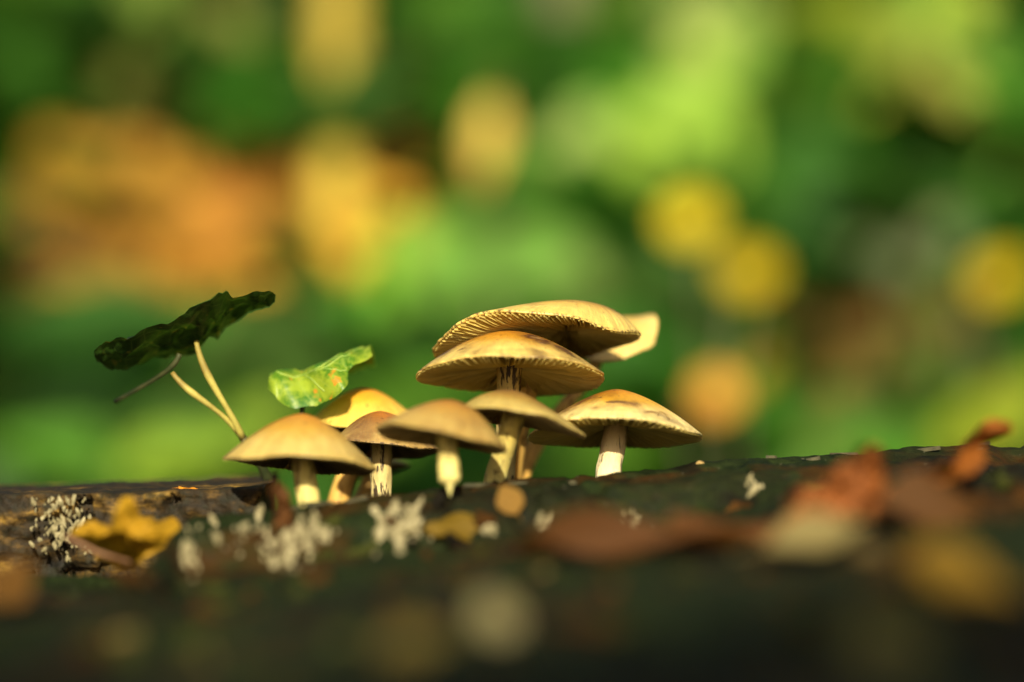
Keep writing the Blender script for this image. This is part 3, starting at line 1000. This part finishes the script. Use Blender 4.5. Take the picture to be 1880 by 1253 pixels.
# saplings
def sapling(label, px, d, r, mat, lean, top_z):
    x = (px - 940) / F * d
    y = d
    z = float(ground_z(x, y))
    root = bpy.data.objects.new('sapling', None)
    COL.objects.link(root)
    root.location = (x, y, z)
    tag(root, label, 'sapling')
    pts = bez(Vector((0, 0, -0.05)), Vector((0.01, 0, top_z * 0.3)), Vector((lean * 0.6, 0.02, top_z * 0.7)), Vector((lean, 0.05, top_z)), 24)
    vs, fs, _ = tube(pts, [r * (1.25 - 0.9 * i / 23) for i in range(24)], 16)
    obj('trunk', mesh_from('trunk', vs, fs), mat, root)
    cv, cf, ct = [], [], []
    for k in range(420):
        t = random.uniform(0.35, 1.0)
        p = pts[int(t * 23)]
        off = Vector((random.gauss(0, .22), random.gauss(0, .22), random.gauss(0, .14))) * (1.15 - t * 0.6)
        if (p + off).z < top_z * 0.3: continue
        add_leaf(cv, cf, ct, p + off, random.uniform(.05, .09), (0.09 + random.uniform(-.03, .06), 0.22 + random.uniform(-.06, .1), 0.03))
    obj('crown', mesh_from('crown', cv, cf, attrs={'tint': ct}), M_LEAF_MASS, root)
    for k in range(10):
        t = 0.35 + 0.06 * k
        p = pts[int(t * 23)]
        e = p + Vector((random.uniform(-.3, .3), random.uniform(-.3, .3), .12))
        vs, fs, _ = tube([p, p.lerp(e, .5) + Vector((0, 0, .03)), e], [r * .25, r * .18, r * .08], 6)
        obj('limb', mesh_from('limb', vs, fs), mat, root)
    return root


def add_leaf(vs, fs, tint, p, L, col, nrm=None, xdir=None, W=0.6, dead=False):
    if xdir is None:
        xdir = Vector((random.gauss(0, 1), random.gauss(0, 1), random.gauss(0, .5)))
    if nrm is None:
        nrm = Vector((random.gauss(0, .6), random.gauss(-.2, .6), 1))
    x = xdir.normalized()
    z = (nrm - x * nrm.dot(x))
    if z.length < 1e-4: z = x.orthogonal()
    z.normalize()
    y = z.cross(x)
    n0 = len(vs)
    w = W / 2 * L
    up = L * random.uniform(0.02, 0.14)
    cu = L * random.uniform(-.15, .1)
    for (a, b, c_) in ((0, 0, 0), (.3, -1, up), (.3, 0, 0), (.3, 1, up), (.7, -.8, up + cu * .5), (.7, 0, cu * .5), (.7, .8, up + cu * .5), (1, 0, cu)):
        vs.append(p + x * (a - .5) * L + y * b * w + z * c_)
        tint.append(col)
    fs += [(n0, n0 + 1, n0 + 2), (n0, n0 + 2, n0 + 3), (n0 + 1, n0 + 4, n0 + 5, n0 + 2), (n0 + 2, n0 + 5, n0 + 6, n0 + 3),
           (n0 + 4, n0 + 7, n0 + 5), (n0 + 5, n0 + 7, n0 + 6)]


sapling('smooth yellowish sapling trunk lit by the sun on the bank', 612, 1.762, 0.0110, M_STEMWOOD, -0.05, 1.9)
sapling('thin grey sapling trunk in the shade on the bank', 1022, 1.86, 0.012, M_GREYBARK, 0.10, 1.7)
for q in range(6):
    LIT.append((P(600 + q, 20 + 40 * q, 1.762), 0.05))

# fallen autumn leaves lying on the bank: each placed where its pixel's ray meets the ground
def fallen(px, py, wpx, hpx, ang, col, label, lit=0.0, group=None, me=None, face=0.55):
    q, t = hit_ground(px, py, 0.012)
    L = wpx * t / F
    a = R(ang)
    x = RGT * math.cos(a) + Vector((0, 0.5, 0.55)) * math.sin(a)
    nrm = Vector((random.gauss(0, .2), -face - random.uniform(0, .3), 0.75))
    o = obj('fallen_leaf', me or random.choice(DM))
    quat = frame_quat(x, nrm)
    o.rotation_mode = 'QUATERNION'
    o.rotation_quaternion = quat
    o.scale = (L, L * hpx / wpx / 0.62, L)
    o.location = q - quat @ Vector((L * 0.5, 0, 0))
    o.color = (*col, 1)
    tag(o, label, 'leaf', group)
    if lit:
        LIT.append((q, lit * max(wpx, hpx) * t / F))
    return o


G1 = 'autumn leaves lying on the bank'
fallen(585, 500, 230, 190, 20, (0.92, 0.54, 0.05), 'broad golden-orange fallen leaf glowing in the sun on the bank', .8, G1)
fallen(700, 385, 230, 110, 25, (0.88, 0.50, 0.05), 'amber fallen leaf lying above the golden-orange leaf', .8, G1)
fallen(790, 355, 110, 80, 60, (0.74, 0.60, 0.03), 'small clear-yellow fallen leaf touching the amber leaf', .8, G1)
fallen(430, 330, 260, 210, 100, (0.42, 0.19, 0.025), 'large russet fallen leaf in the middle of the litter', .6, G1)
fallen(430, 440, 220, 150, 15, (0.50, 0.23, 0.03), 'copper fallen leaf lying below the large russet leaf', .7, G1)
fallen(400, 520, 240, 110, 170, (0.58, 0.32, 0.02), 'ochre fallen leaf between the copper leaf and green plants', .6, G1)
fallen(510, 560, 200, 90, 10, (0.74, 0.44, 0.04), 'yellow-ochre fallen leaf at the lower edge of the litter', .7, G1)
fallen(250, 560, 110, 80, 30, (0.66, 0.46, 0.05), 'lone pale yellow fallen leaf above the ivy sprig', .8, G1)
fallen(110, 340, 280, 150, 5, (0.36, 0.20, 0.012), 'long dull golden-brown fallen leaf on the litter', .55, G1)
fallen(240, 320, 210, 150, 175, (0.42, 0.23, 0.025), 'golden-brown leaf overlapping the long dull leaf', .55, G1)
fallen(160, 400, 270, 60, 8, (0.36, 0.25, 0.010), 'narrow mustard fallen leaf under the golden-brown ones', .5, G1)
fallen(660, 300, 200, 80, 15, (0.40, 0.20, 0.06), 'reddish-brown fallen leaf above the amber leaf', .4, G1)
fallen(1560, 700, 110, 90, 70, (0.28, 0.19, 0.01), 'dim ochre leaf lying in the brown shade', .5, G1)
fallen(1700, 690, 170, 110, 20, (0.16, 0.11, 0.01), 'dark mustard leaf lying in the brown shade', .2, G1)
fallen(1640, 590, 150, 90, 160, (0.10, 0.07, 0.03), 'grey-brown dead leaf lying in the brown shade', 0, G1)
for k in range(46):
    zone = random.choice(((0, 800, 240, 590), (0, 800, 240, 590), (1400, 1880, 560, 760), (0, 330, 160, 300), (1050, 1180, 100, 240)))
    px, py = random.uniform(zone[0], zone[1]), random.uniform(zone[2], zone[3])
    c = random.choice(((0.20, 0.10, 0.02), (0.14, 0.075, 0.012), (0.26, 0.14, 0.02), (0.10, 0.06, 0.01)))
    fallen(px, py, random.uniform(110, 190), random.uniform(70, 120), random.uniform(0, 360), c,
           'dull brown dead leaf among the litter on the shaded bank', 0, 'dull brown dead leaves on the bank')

for px, py, rr in ((560, 430, 290), (380, 380, 230), (720, 370, 170), (150, 340, 190), (1480, 130, 330), (1300, 270, 230), (1740, 180, 200), (250, 120, 150), (760, 150, 130), (930, 470, 200)):
    LIT.append((P(px, py, 1.85), rr * 1.85 / F))
LIT.append((P(1830, 520, 1.55), .03))
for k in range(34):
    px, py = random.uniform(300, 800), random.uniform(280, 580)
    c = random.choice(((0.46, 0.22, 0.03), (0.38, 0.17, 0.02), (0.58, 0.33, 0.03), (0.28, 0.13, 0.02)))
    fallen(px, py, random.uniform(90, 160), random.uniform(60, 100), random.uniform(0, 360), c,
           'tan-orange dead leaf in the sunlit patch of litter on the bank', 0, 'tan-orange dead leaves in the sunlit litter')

# leaf litter and undergrowth that nobody could count
lv, lf, lt = [], [], []
for k in range(7000):
    x, y = random.uniform(-2.6, 2.6), random.uniform(0.85, 3.4)
    if k % 3 == 0: x *= 0.3
    z = float(ground_z(x, y)) + random.uniform(0.002, 0.018)
    b = random.uniform(.5, 1.4)
    c = random.choice(((0.13, 0.065, 0.012), (0.09, 0.055, 0.014), (0.18, 0.09, 0.012), (0.06, 0.045, 0.012)))
    w_ = Vector((x, y, z)) - CAM
    px, py = W_PX / 2 + w_.x / w_.dot(FWD) * F, H_PX / 2 - w_.dot(UPV) / w_.dot(FWD) * F
    if -200 < px < 830 and 240 < py < 590:                      # a drift of fresher orange leaves, their tint brightened to stand for sunlight
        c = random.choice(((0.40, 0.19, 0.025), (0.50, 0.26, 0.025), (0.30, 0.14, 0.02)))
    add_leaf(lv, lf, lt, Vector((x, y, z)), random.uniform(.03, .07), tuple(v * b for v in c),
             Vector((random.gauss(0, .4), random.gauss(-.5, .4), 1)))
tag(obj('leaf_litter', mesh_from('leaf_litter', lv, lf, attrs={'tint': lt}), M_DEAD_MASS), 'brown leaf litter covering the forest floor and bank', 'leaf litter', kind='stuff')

uv_, uf, ut = [], [], []
for k in range(9000):
    x, y = random.uniform(-2.6, 2.6), random.uniform(0.95, 3.6)
    if k % 2 == 0: x, y = x * 0.3, random.uniform(1.3, 2.9)
    d_ = y
    z0 = float(ground_z(x, y))
    h = random.uniform(0.0, 0.10)
    p = Vector((x, y, z0 + h))
    v = p - CAM
    dep = v.dot(FWD)
    px = W_PX / 2 + v.x / dep * F
    py = H_PX / 2 - v.dot(UPV) / dep * F
    dens = 0.85
    if 0 <= px <= 1880:
        if px < 850 and 225 < py < 640: dens = 0.015      # brown litter patch
        if px > 1400 and 540 < py < 790: dens = 0.06
        if px < 420 and 110 < py < 300: dens = 0.2
        if 520 < px < 700 and py < 260: dens = 0.1
        if 1050 < px < 1190 and 90 < py < 250: dens = 0.25
    if random.random() > dens: continue
    b = random.uniform(.5, 1.5)
    c = random.choice(((0.022, 0.095, 0.005), (0.035, 0.13, 0.008), (0.055, 0.14, 0.010), (0.020, 0.075, 0.005)))
    add_leaf(uv_, uf, ut, p, random.uniform(.05, .11), tuple(q * b for q in c), Vector((random.gauss(0, .5), random.gauss(-.6, .4), .8)), W=.7)
tag(obj('ground_cover', mesh_from('ground_cover', uv_, uf, attrs={'tint': ut}), M_LEAF_MASS), 'low dark green ground cover of broad leaves on the bank', 'ground cover', kind='stuff')

# ------------------------------------------------------------------ unseen tree added behind the photographer to cast dappled shade
RT = U_SUN.cross(Vector((0, 0, 1))).normalized()
WUP = RT.cross(U_SUN).normalized()
if WUP.z < 0: WUP = -WUP
LIT2 = [(p.dot(RT), p.dot(WUP), r * 1.2 + 0.035) for p, r in LIT]
MUSH = P(900, 760, 0.6)
M_LEAF_TREE = M_LEAF_MASS


def shade_tree(label, base_xy, dist, a0, a1):
    """an added crown between the sun and the bank; leaves culled to shape the sunlit gaps"""
    bx, by = base_xy
    root = bpy.data.objects.new('added_shade_tree', None)
    COL.objects.link(root)
    root.location = (bx, by, 0)
    tag(root, label, 'tree')
    base = Vector((bx, by, 0))
    pts = bez(Vector((0, 0, -.1)), Vector((.05, 0, 1.2)), Vector((-.05, .1, 2.4)), Vector((0, .1, 4.2)), 20)
    vs, fs, _ = tube(pts, [0.12 * (1.2 - i / 19 * 1.0) + .01 for i in range(20)], 14)
    obj('trunk', mesh_from('trunk', vs, fs), M_GREYBARK, root)
    cv, cf, ct = [], [], []
    tries = 0
    for k in range(13500):
        a = random.uniform(a0, a1)
        s = random.uniform(0.44, 1.75)
        dd = dist + random.uniform(-.5, .5)
        p = RT * a + WUP * s + U_SUN * dd
        if any((a - la) ** 2 + (s - ls) ** 2 < (lr + 0.02) ** 2 for la, ls, lr in LIT2): continue
        if (a - MUSH.dot(RT)) ** 2 + ((s - MUSH.dot(WUP)) * 1.2) ** 2 < 0.16 ** 2: continue
        add_leaf(cv, cf, ct, p - base, random.uniform(.05, .085), (0.07, random.uniform(.16, .26), .02), U_SUN + Vector((random.gauss(0, .5), random.gauss(0, .5), random.gauss(0, .5))))
    obj('crown', mesh_from('crown', cv, cf, attrs={'tint': ct}), M_LEAF_TREE, root)
    for k in range(18):
        p = pts[13 + k * 6 // 17]
        a = a0 + (a1 - a0) * (k + .5) / 18
        e = RT * a + WUP * random.uniform(1.1, 1.6) + U_SUN * dist - base
        path = bez(p, p.lerp(e, .3) + Vector((0, 0, .2)), p.lerp(e, .7) + Vector((0, 0, .15)), e, 24)
        if any(((q + base).dot(RT) - la) ** 2 + ((q + base).dot(WUP) - ls) ** 2 < (lr + .03) ** 2 for q in path for la, ls, lr in LIT2 + [(MUSH.dot(RT), MUSH.dot(WUP), .15)]):
            continue
        vs, fs, _ = tube(path[::3], [.03 * (1.1 - i / 8) for i in range(8)], 6)
        obj('limb', mesh_from('limb', vs, fs), M_GREYBARK, root)


shade_tree('broad unseen tree added behind the photographer to shade the bank', (-1.6, -4.0), 4.2, -2.2, 2.2)

# ------------------------------------------------------------------ ivy sprigs on the stump
def ivy_blade(name, L, lobes, seed, cup, wav, mat, parent, centre, xdir, nrm, wscale=1.0):
    rs = np.random.default_rng(seed)
    nr, ns = 9, 64
    vs, rad = [], []
    q = frame_quat(xdir, nrm)
    org = parent.location
    for i in range(nr + 1):
        t = i / nr
        for j in range(ns):
            th = 2 * math.pi * j / ns
            r = 0.0
            for (a, amp, wd) in lobes:
                dd = (th - R(a) + math.pi) % (2 * math.pi) - math.pi
                r = max(r, amp * math.exp(-(dd / R(wd)) ** 2))
            r = max(r, 0.42)
            rr = r * t * L / 2
            x, y = rr * math.cos(th), rr * math.sin(th) * wscale
            z = cup * t * t * L * (0.6 + 0.4 * math.sin(2 * th + seed)) + wav * L * t ** 2 * (math.sin(5 * th + seed) + .6 * math.sin(9 * th + 2 * seed)) \
                + 0.012 * L * float(fbm(x * 260, y * 260, 3, seed))
            vs.append(centre + q @ Vector((x, y, z)) - org); rad.append(t)
    fs = grid_faces(nr + 1, ns, wrap=True)
    o = obj(name, mesh_from(name, vs, fs, attrs={'rad': rad}), mat, parent)
    return o, q


def mat_ivy(name, dark, light, vein, spot, trans):
    m = NT(name)
    co = m.n('ShaderNodeTexCoord').outputs['Object']
    nz = m.noise(150, 5, 0.7)
    c = m.ramp(nz, [(0.42, dark), (0.58, light)])
    vo = m.n('ShaderNodeTexVoronoi', feature='DISTANCE_TO_EDGE')
    vo.inputs['Scale'].default_value = 190
    m.l(co, vo.inputs['Vector'])
    c = m.mix(m.ramp(vo.outputs['Distance'], [(0.0, 0.4), (0.05, 0.0)]), c, vein)
    sp = m.noise(330, 2)
    c = m.mix(m.ramp(sp, [(0.64, 0.0), (0.69, 0.9)]), c, spot)
    m.base(c, 0.42, 0.45)
    m.bump(vo.outputs['Distance'], 0.4, 0.0008)
    m.translucent(m.mix(1.0, c, (1.1, 1.0, 0.5), 'MULTIPLY'), trans)
    return m.m


M_IVYD = mat_ivy('ivy_dark', (0.012, 0.040, 0.005), (0.045, 0.11, 0.012), (0.12, 0.19, 0.04), (0.16, 0.17, 0.02), 0.40)
M_IVYL = mat_ivy('ivy_light', (0.06, 0.19, 0.010), (0.34, 0.46, 0.035), (0.36, 0.48, 0.08), (0.60, 0.26, 0.02), 0.35)
M_PETI = mat_plain('petiole', (0.20, 0.14, 0.03), (0.42, 0.37, 0.08), 160, 0.55, 0.3, dist=0.0004)
M_PETID = mat_plain('petiole_dark', (0.02, 0.03, 0.008), (0.06, 0.06, 0.02), 240, 0.6, 0.3, dist=0.0004)


def petiole(parent, pts, radii, mat, name='petiole'):
    q = bez(*pts, 16)
    rr = [np.interp(i / 15, np.linspace(0, 1, len(radii)), radii) for i in range(16)]
    vs, fs, _ = tube([p - parent.location for p in q], rr, 10)
    return obj(name, mesh_from(name, vs, fs), mat, parent)


def ivy_root(label, loc):
    o = bpy.data.objects.new('ivy_sprig', None)
    COL.objects.link(o)
    o.location = loc
    o.empty_display_size = 0.01
    tag(o, label, 'ivy', 'ivy sprigs')
    return o


DI = 0.606
r1 = ivy_root('ivy sprig with a drooping dark leaf on two pale stalks', P(500, 905, DI + .012))
def sheet_leaf(parent, far, near, d_far, d_near, mat, sag=0.0, seed=0):
    """a leaf seen nearly edge-on from below: near margin and far margin at their own distances, joined by a wavy blade"""
    n, nw = 40, 18
    far, near = np.array(far, float), np.array(near, float)
    vs = []
    for i in range(n + 1):
        t = i / n * (len(far) - 1)
        pick = lambda a: (np.interp(t, range(len(a)), a[:, 0]), np.interp(t, range(len(a)), a[:, 1]))
        fx, fy = pick(far); nx, ny = pick(near)
        pinch = math.sin(math.pi * min(1, max(0, i / n * 0.94 + 0.03))) ** 0.6
        lob = 0.75 + 0.25 * math.cos(i / n * 6.28 * 2.5 + 0.6)
        dm = (d_far + d_near) / 2
        df, dn = dm + (d_far - dm) * pinch * lob, dm + (d_near - dm) * pinch * (1.75 - lob)
        a, b = P(fx, fy, df), P(nx, ny, dn)
        for j in range(nw + 1):
            s_ = j / nw
            v = a.lerp(b, s_)
            v.z += -sag * math.sin(math.pi * s_) + 0.0013 * float(vnoise(i * .28, j * .35, seed + 70)) * math.sin(math.pi * s_) + 0.0007 * float(vnoise(i * .9, j * .9, seed + 71))
            vs.append(v - parent.location)
    return obj('leaf', mesh_from('leaf', vs, grid_faces(n + 1, nw + 1)), mat, parent)


sheet_leaf(r1, [(180, 660), (205, 678), (235, 676), (280, 658), (325, 655), (362, 644), (384, 618), (400, 622), (412, 602), (450, 576), (485, 562), (503, 548)],
           [(172, 642), (190, 628), (225, 622), (268, 604), (315, 592), (350, 566), (385, 552), (412, 534), (428, 545), (462, 541), (488, 534), (506, 541)],
           0.624, 0.592, M_IVYD, 0.001, 2)
petiole(r1, [P(360, 626, DI), P(372, 695, DI), P(418, 740, DI), P(446, 806, DI + .004)], [.0005, .00085, .0006, .0008], M_PETI)
petiole(r1, [P(446, 804, DI + .004), P(462, 830, DI + .006), P(485, 850, DI + .008), P(500, 905, DI + .012)], [.0009, .0010, .0010, .0012], M_PETID, 'stalk')
petiole(r1, [P(316, 684, DI), P(345, 728, DI), P(398, 742, DI), P(440, 797, DI + .004)], [.0005, .0008, .0005, .0007], M_PETI)
petiole(r1, [P(330, 650, DI), P(322, 675, DI), P(300, 690, DI), P(212, 738, DI + .012)], [.0006, .0006, .0005, .0005], M_PETID, 'tendril')

r2 = ivy_root('ivy sprig with a bright green orange-spotted curled leaf', P(556, 905, 0.612))
D2 = 0.607
def curled_leaf(parent):
    nl, nw = 26, 16
    vs = []
    lo = [(492, 712), (510, 738), (548, 750), (590, 742), (628, 722), (640, 705), (638, 682), (650, 668), (684, 651)]
    hi = [(490, 684), (512, 674), (540, 678), (566, 672), (598, 657), (625, 648), (642, 640), (660, 634), (676, 633)]
    lo, hi = np.array(lo, float), np.array(hi, float)
    for i in range(nl + 1):
        t = i / nl * (len(lo) - 1)
        a = np.array([np.interp(t, range(len(lo)), lo[:, 0]), np.interp(t, range(len(lo)), lo[:, 1])])
        b = np.array([np.interp(t, range(len(hi)), hi[:, 0]), np.interp(t, range(len(hi)), hi[:, 1])])
        for j in range(nw + 1):
            s = j / nw
            # the blade hangs forward at its lower edge and its upper third rolls away from the viewer
            c_ = a + (b - a) * math.sin(min(s / 0.72, 1) * math.pi / 2) if s < 0.72 else b
            back = 0.010 * s ** 1.3 + (0.016 * ((s - 0.72) / 0.28) if s > 0.72 else 0)
            dy = back + 0.0012 * math.sin(i * 0.8 + 4 * s) + 0.002 * math.sin(i * 0.33) + 0.012 * max(0.0, i / nl - 0.62) * s
            v = P(c_[0], c_[1], D2) + Vector((0, dy, -0.0035 * max(0, (s - 0.72) / 0.28) ** 2))
            v.z += 0.0006 * float(vnoise(i * .7, j * .5, 51))
            vs.append(v - parent.location)
    o = obj('leaf', mesh_from('leaf', vs, grid_faces(nl + 1, nw + 1)), M_IVYL, parent)
    M_V = mat_plain('vein', (0.20, 0.34, 0.05), (0.34, 0.44, 0.10), 300, 0.5, 0.2, dist=0.0003)
    W_ = nw + 1
    for path in ([(2, 8), (7, 7), (13, 7), (19, 8), (25, 9)], [(10, 7), (14, 10), (17, 11)], [(12, 7), (15, 4), (18, 2)], [(8, 7), (10, 4), (11, 1)]):
        pp = []
        for (i0, j0), (i1, j1) in zip(path[:-1], path[1:]):
            for k in range(4):
                u = k / 4
                fi, fj = i0 + (i1 - i0) * u, j0 + (j1 - j0) * u
                ii, jj = min(int(fi), nl - 1), min(int(fj), nw - 1)
                fi, fj = fi - ii, fj - jj
                g = lambda a, b: Vector(vs[a * W_ + b])
                pp.append(g(ii, jj).lerp(g(ii + 1, jj), fi).lerp(g(ii, jj + 1).lerp(g(ii + 1, jj + 1), fi), fj) + Vector((0, -0.00005, 0)))
        v_, f_, _ = tube(pp, [0.00013] * len(pp), 6)
        obj('vein', mesh_from('vein', v_, f_), M_V, o)


curled_leaf(r2)
petiole(r2, [P(556, 742, D2 + .003), P(550, 765, D2 + .004), P(552, 840, D2 + .005), P(556, 912, .612)], [.0005, .0006, .0007, .0008], M_PETID)

# ------------------------------------------------------------------ leaves and crusts on the stump top
def stump_leaf(label, px, py, wpx, hpx, ang, col, lift=0.003, up=0.3, group=None, me=None, name='fallen_leaf', d=None):
    if d is None:
        q, t = hit_stump(px, py)
        q = q + Vector((0, 0, lift))
    else:
        q, t = P(px, py, d), d
    L = wpx * t / F
    a = R(ang)
    x = RGT * math.cos(a) + Vector((0, 1 - up, up)).normalized() * math.sin(a)
    nrm = Vector((0, -up, 1 - up)).normalized()
    quat = frame_quat(x, nrm)
    o = obj(name, me or DM[0])
    o.rotation_mode = 'QUATERNION'
    o.rotation_quaternion = quat
    o.scale = (L, L * hpx / wpx / 0.62, L)
    o.location = q - quat @ Vector((L * .5, 0, 0))
    o.color = (*col, 1)
    return tag(o, label, 'leaf', group)


def lobed_leaf(label, pxs, d, col, stalk, seed, depth=0.006, hang=0.0):
    """crumpled lobed leaf standing on the wood: outline from its silhouette, real depth from crumpling"""
    rs = np.random.default_rng(seed)
    pts = np.array(pxs, float)
    c = pts.mean(0)
    root = bpy.data.objects.new('fallen_leaf', None)
    COL.objects.link(root)
    base = P(c[0], pts[:, 1].max(), d)
    root.location = base
    tag(root, label, 'leaf')
    n, rings = len(pts) * 5, 8
    vs = []
    for i in range(rings + 1):
        t = i / rings
        for j in range(n):
            u = j / 5
            k = int(u); fr = u - k
            a = pts[k % len(pts)] * (1 - fr) + pts[(k + 1) % len(pts)] * fr
            q = c + (a - c) * t
            dy = depth * (fbm(q[0] * .022 + seed, q[1] * .022, 3, seed) * 1.6 - 0.5 * t * math.sin(j / n * 6.28 * 2 + seed))
            dy += hang * max(0.0, q[1] - c[1] + 12)
            vs.append(P(q[0], q[1], d) + Vector((0, float(dy), 0)) - base)
    o = obj('blade', mesh_from('blade', vs, grid_faces(rings + 1, n, wrap=True)), M_DEAD, root)
    o.color = (*col, 1)
    if stalk:
        (x0, y0), (x1, y1) = stalk
        a, b = P(x0, y0, d - .004) - base, P(x1, y1, d - .003) - base
        v_, f_, _ = tube([a, a.lerp(b, .5) + Vector((0, -.001, -.0006)), b], [.0005, .00045, .0004], 8)
        obj('stalk', mesh_from('stalk', v_, f_), mat_plain('brown_stalk', (0.14, 0.065, 0.03), (0.26, 0.14, 0.07), 200), root)
    return root


lobed_leaf('crumpled yellow lobed leaf standing against the broken slab',
           [(205, 1050), (150, 1020), (118, 985), (140, 965), (172, 955), (190, 985), (212, 975), (226, 912), (246, 912), (256, 950), (275, 950),
            (290, 968), (308, 950), (324, 965), (322, 995), (290, 1010), (255, 1030), (235, 1045)], 0.553, (0.44, 0.25, 0.012), ((122, 985), (238, 1032)), 3, 0.009, 0.00022)
lobed_leaf('curled orange-brown leaf arching up over the stump crest',
           [(1600, 945), (1640, 900), (1690, 868), (1740, 850), (1775, 815), (1790, 785), (1820, 768), (1855, 778), (1862, 800), (1835, 812), (1812, 812),
            (1800, 845), (1770, 870), (1735, 890), (1690, 915), (1650, 950)], 0.528, (0.34, 0.11, 0.016), None, 5, 0.009)
lobed_leaf('russet crumpled leaf with upright point beside the arching leaf',
           [(1430, 960), (1445, 905), (1480, 890), (1510, 905), (1535, 860), (1568, 845), (1575, 820), (1610, 815), (1628, 840), (1625, 890), (1660, 905),
            (1655, 945), (1600, 975), (1520, 980)], 0.500, (0.26, 0.085, 0.018), None, 8, 0.010)
lobed_leaf('small dark red-brown curl beside the beige mushroom',
           [(500, 965), (505, 925), (495, 895), (508, 880), (530, 905), (540, 940), (535, 975), (515, 985)], 0.545, (0.11, 0.045, 0.012), None, 12, 0.005)

G2 = 'fallen leaves lying on the stump top'
stump_leaf('rust-brown leaf lying flat on the stump below the russet leaf', 1160, 1035, 420, 90, 4, (0.085, 0.030, 0.002), group=G2, me=DM[1], up=.45)
stump_leaf('long rust-brown leaf lying flat across the stump', 1420, 1000, 380, 80, -4, (0.10, 0.035, 0.002), group=G2, me=DM[2], up=.45)
stump_leaf('dark brown leaf lying under the arching orange leaf', 1760, 960, 320, 100, 6, (0.085, 0.034, 0.004), group=G2, me=DM[3], up=.45)
stump_leaf('pale straw-coloured leaf lying on the stump', 1500, 1030, 200, 90, 10, (0.21, 0.17, 0.06), group=G2, me=DM[0], up=.5)
stump_leaf('mustard-yellow leaf lying near the stump edge', 1770, 1105, 240, 110, -30, (0.30, 0.18, 0.015), group=G2, me=DM[1], up=.5)
stump_leaf('pale olive leaf lying alone on the stump', 912, 1175, 80, 76, 40, (0.27, 0.24, 0.11), group=G2, me=ROUND_ME[0], up=.6)
stump_leaf('dull olive leaf lying at the stump edge', 1635, 1225, 170, 100, 15, (0.20, 0.19, 0.06), group=G2, me=ROUND_ME[1], up=.5)
stump_leaf('small mustard leaf lying below the white crust', 845, 990, 130, 70, 10, (0.16, 0.10, 0.006), group=G2, me=DM[2], up=.5)
stump_leaf('little amber leaf scrap on the stump near white spots', 935, 948, 60, 55, 120, (0.24, 0.13, 0.02), group=G2, me=DM[0], up=.7)
stump_leaf('ochre leaf scrap at the side of the stump', 10, 1075, 150, 120, 60, (0.12, 0.055, 0.006), group=G2, me=DM[1], up=.5, d=0.47)
stump_leaf('orange scrap of leaf on top of the broken slab', 350, 896, 44, 12, 0, (0.75, 0.30, 0.02), group=G2, me=DM[2], up=.3, d=0.592)
stump_leaf('tan scrap of leaf on the crest beyond the golden mushroom', 1292, 855, 34, 18, 10, (0.48, 0.33, 0.12), group=G2, me=DM[3], up=.7, d=0.586)
stump_leaf('dull yellow leaf scrap low on the stump', 760, 1235, 150, 70, 10, (0.16, 0.12, 0.02), group=G2, me=DM[0], up=.5)

M_LICH = mat_plain('lichen', (0.13, 0.11, 0.05), (0.40, 0.35, 0.20), 700, 0.9, 0.7, spec=0.1, dist=0.0004)


def crust(label, px, py, wpx, hpx, n, d=None, size=1.0, group='white lichen crusts on the stump'):
    """a crust of small ragged flat lobes, each lying on the wood where its pixel's ray meets it"""
    q0 = P(px, py, d) if d else hit_stump(px, py, True)[0]
    root = bpy.data.objects.new('lichen_patch', None)
    COL.objects.link(root)
    root.location = q0
    root.empty_display_size = 0.005
    tag(root, label, 'lichen', group)
    for k in range(n):
        a, b = max(-.6, min(.6, random.gauss(0, .28))), max(-.6, min(.6, random.gauss(0, .28)))
        if d:
            p = P(px + a * wpx, max(py + b * hpx, 916), d)
            nrm = Vector((random.gauss(0, .35), -1, random.gauss(.1, .4))).normalized()
        else:
            p, _ = hit_stump(px + a * wpx, py + b * hpx, True)
            nrm = Vector((random.gauss(0, .4), -1, random.uniform(.1, 1.0))).normalized()
        r = random.choice((.0004, .0005, .0007, .0012)) * random.uniform(.8, 1.25) * size
        u = nrm.cross(Vector((1, 0, random.gauss(0, .5)))).normalized()
        w = nrm.cross(u)
        ns = 7
        ring = []
        for j in range(ns):
            th = 6.283 * j / ns
            ring.append((math.cos(th) * r * random.uniform(.5, 1.3) * 1.7, math.sin(th) * r * random.uniform(.4, 1.2) * .8))
        c = p - q0
        vs = [c + nrm * r * .3]
        vs += [c + u * x * .6 + w * y * .6 + nrm * r * random.uniform(.1, .4) for x, y in ring]
        vs += [c + u * x + w * y + nrm * r * random.uniform(-.2, .2) for x, y in ring]
        vs += [c + u * x * .8 + w * y * .8 - nrm * r * .5 for x, y in ring]
        fs = [(0, 1 + j, 1 + (j + 1) % ns) for j in range(ns)] + grid_faces(3, ns, wrap=True, off=1)
        obj('lobe', mesh_from('lobe', vs, fs, False), M_LICH, root)


crust('ragged white lichen on the front of the broken slab', 112, 962, 90, 110, 110, 0.584, .6)
crust('long white lichen crust beneath the beige mushroom', 465, 985, 200, 65, 36, None, .9)
crust('white lichen crust beside the red-brown curl', 578, 982, 85, 70, 40)
crust('pale drooping lichen crust under the long white crust', 535, 1035, 100, 40, 10, None, .9)
crust('round knobbly white lichen below the brown mushroom', 735, 968, 95, 80, 75, None, 1.1)
crust('small white lichen dot beside the amber scrap', 897, 966, 26, 26, 6)
crust('single oval white lichen dot below the buff mushroom', 992, 955, 22, 32, 7)
crust('faint white lichen dot next to the oval one', 1045, 960, 24, 22, 3)
crust('white lichen dot below the golden mushroom', 1160, 950, 26, 34, 7)
crust('bright white lichen dot on the upper stump crest', 1380, 896, 30, 26, 7)
crust('grey-white lichen streak on the side of the slab', 350, 1015, 40, 80, 14)
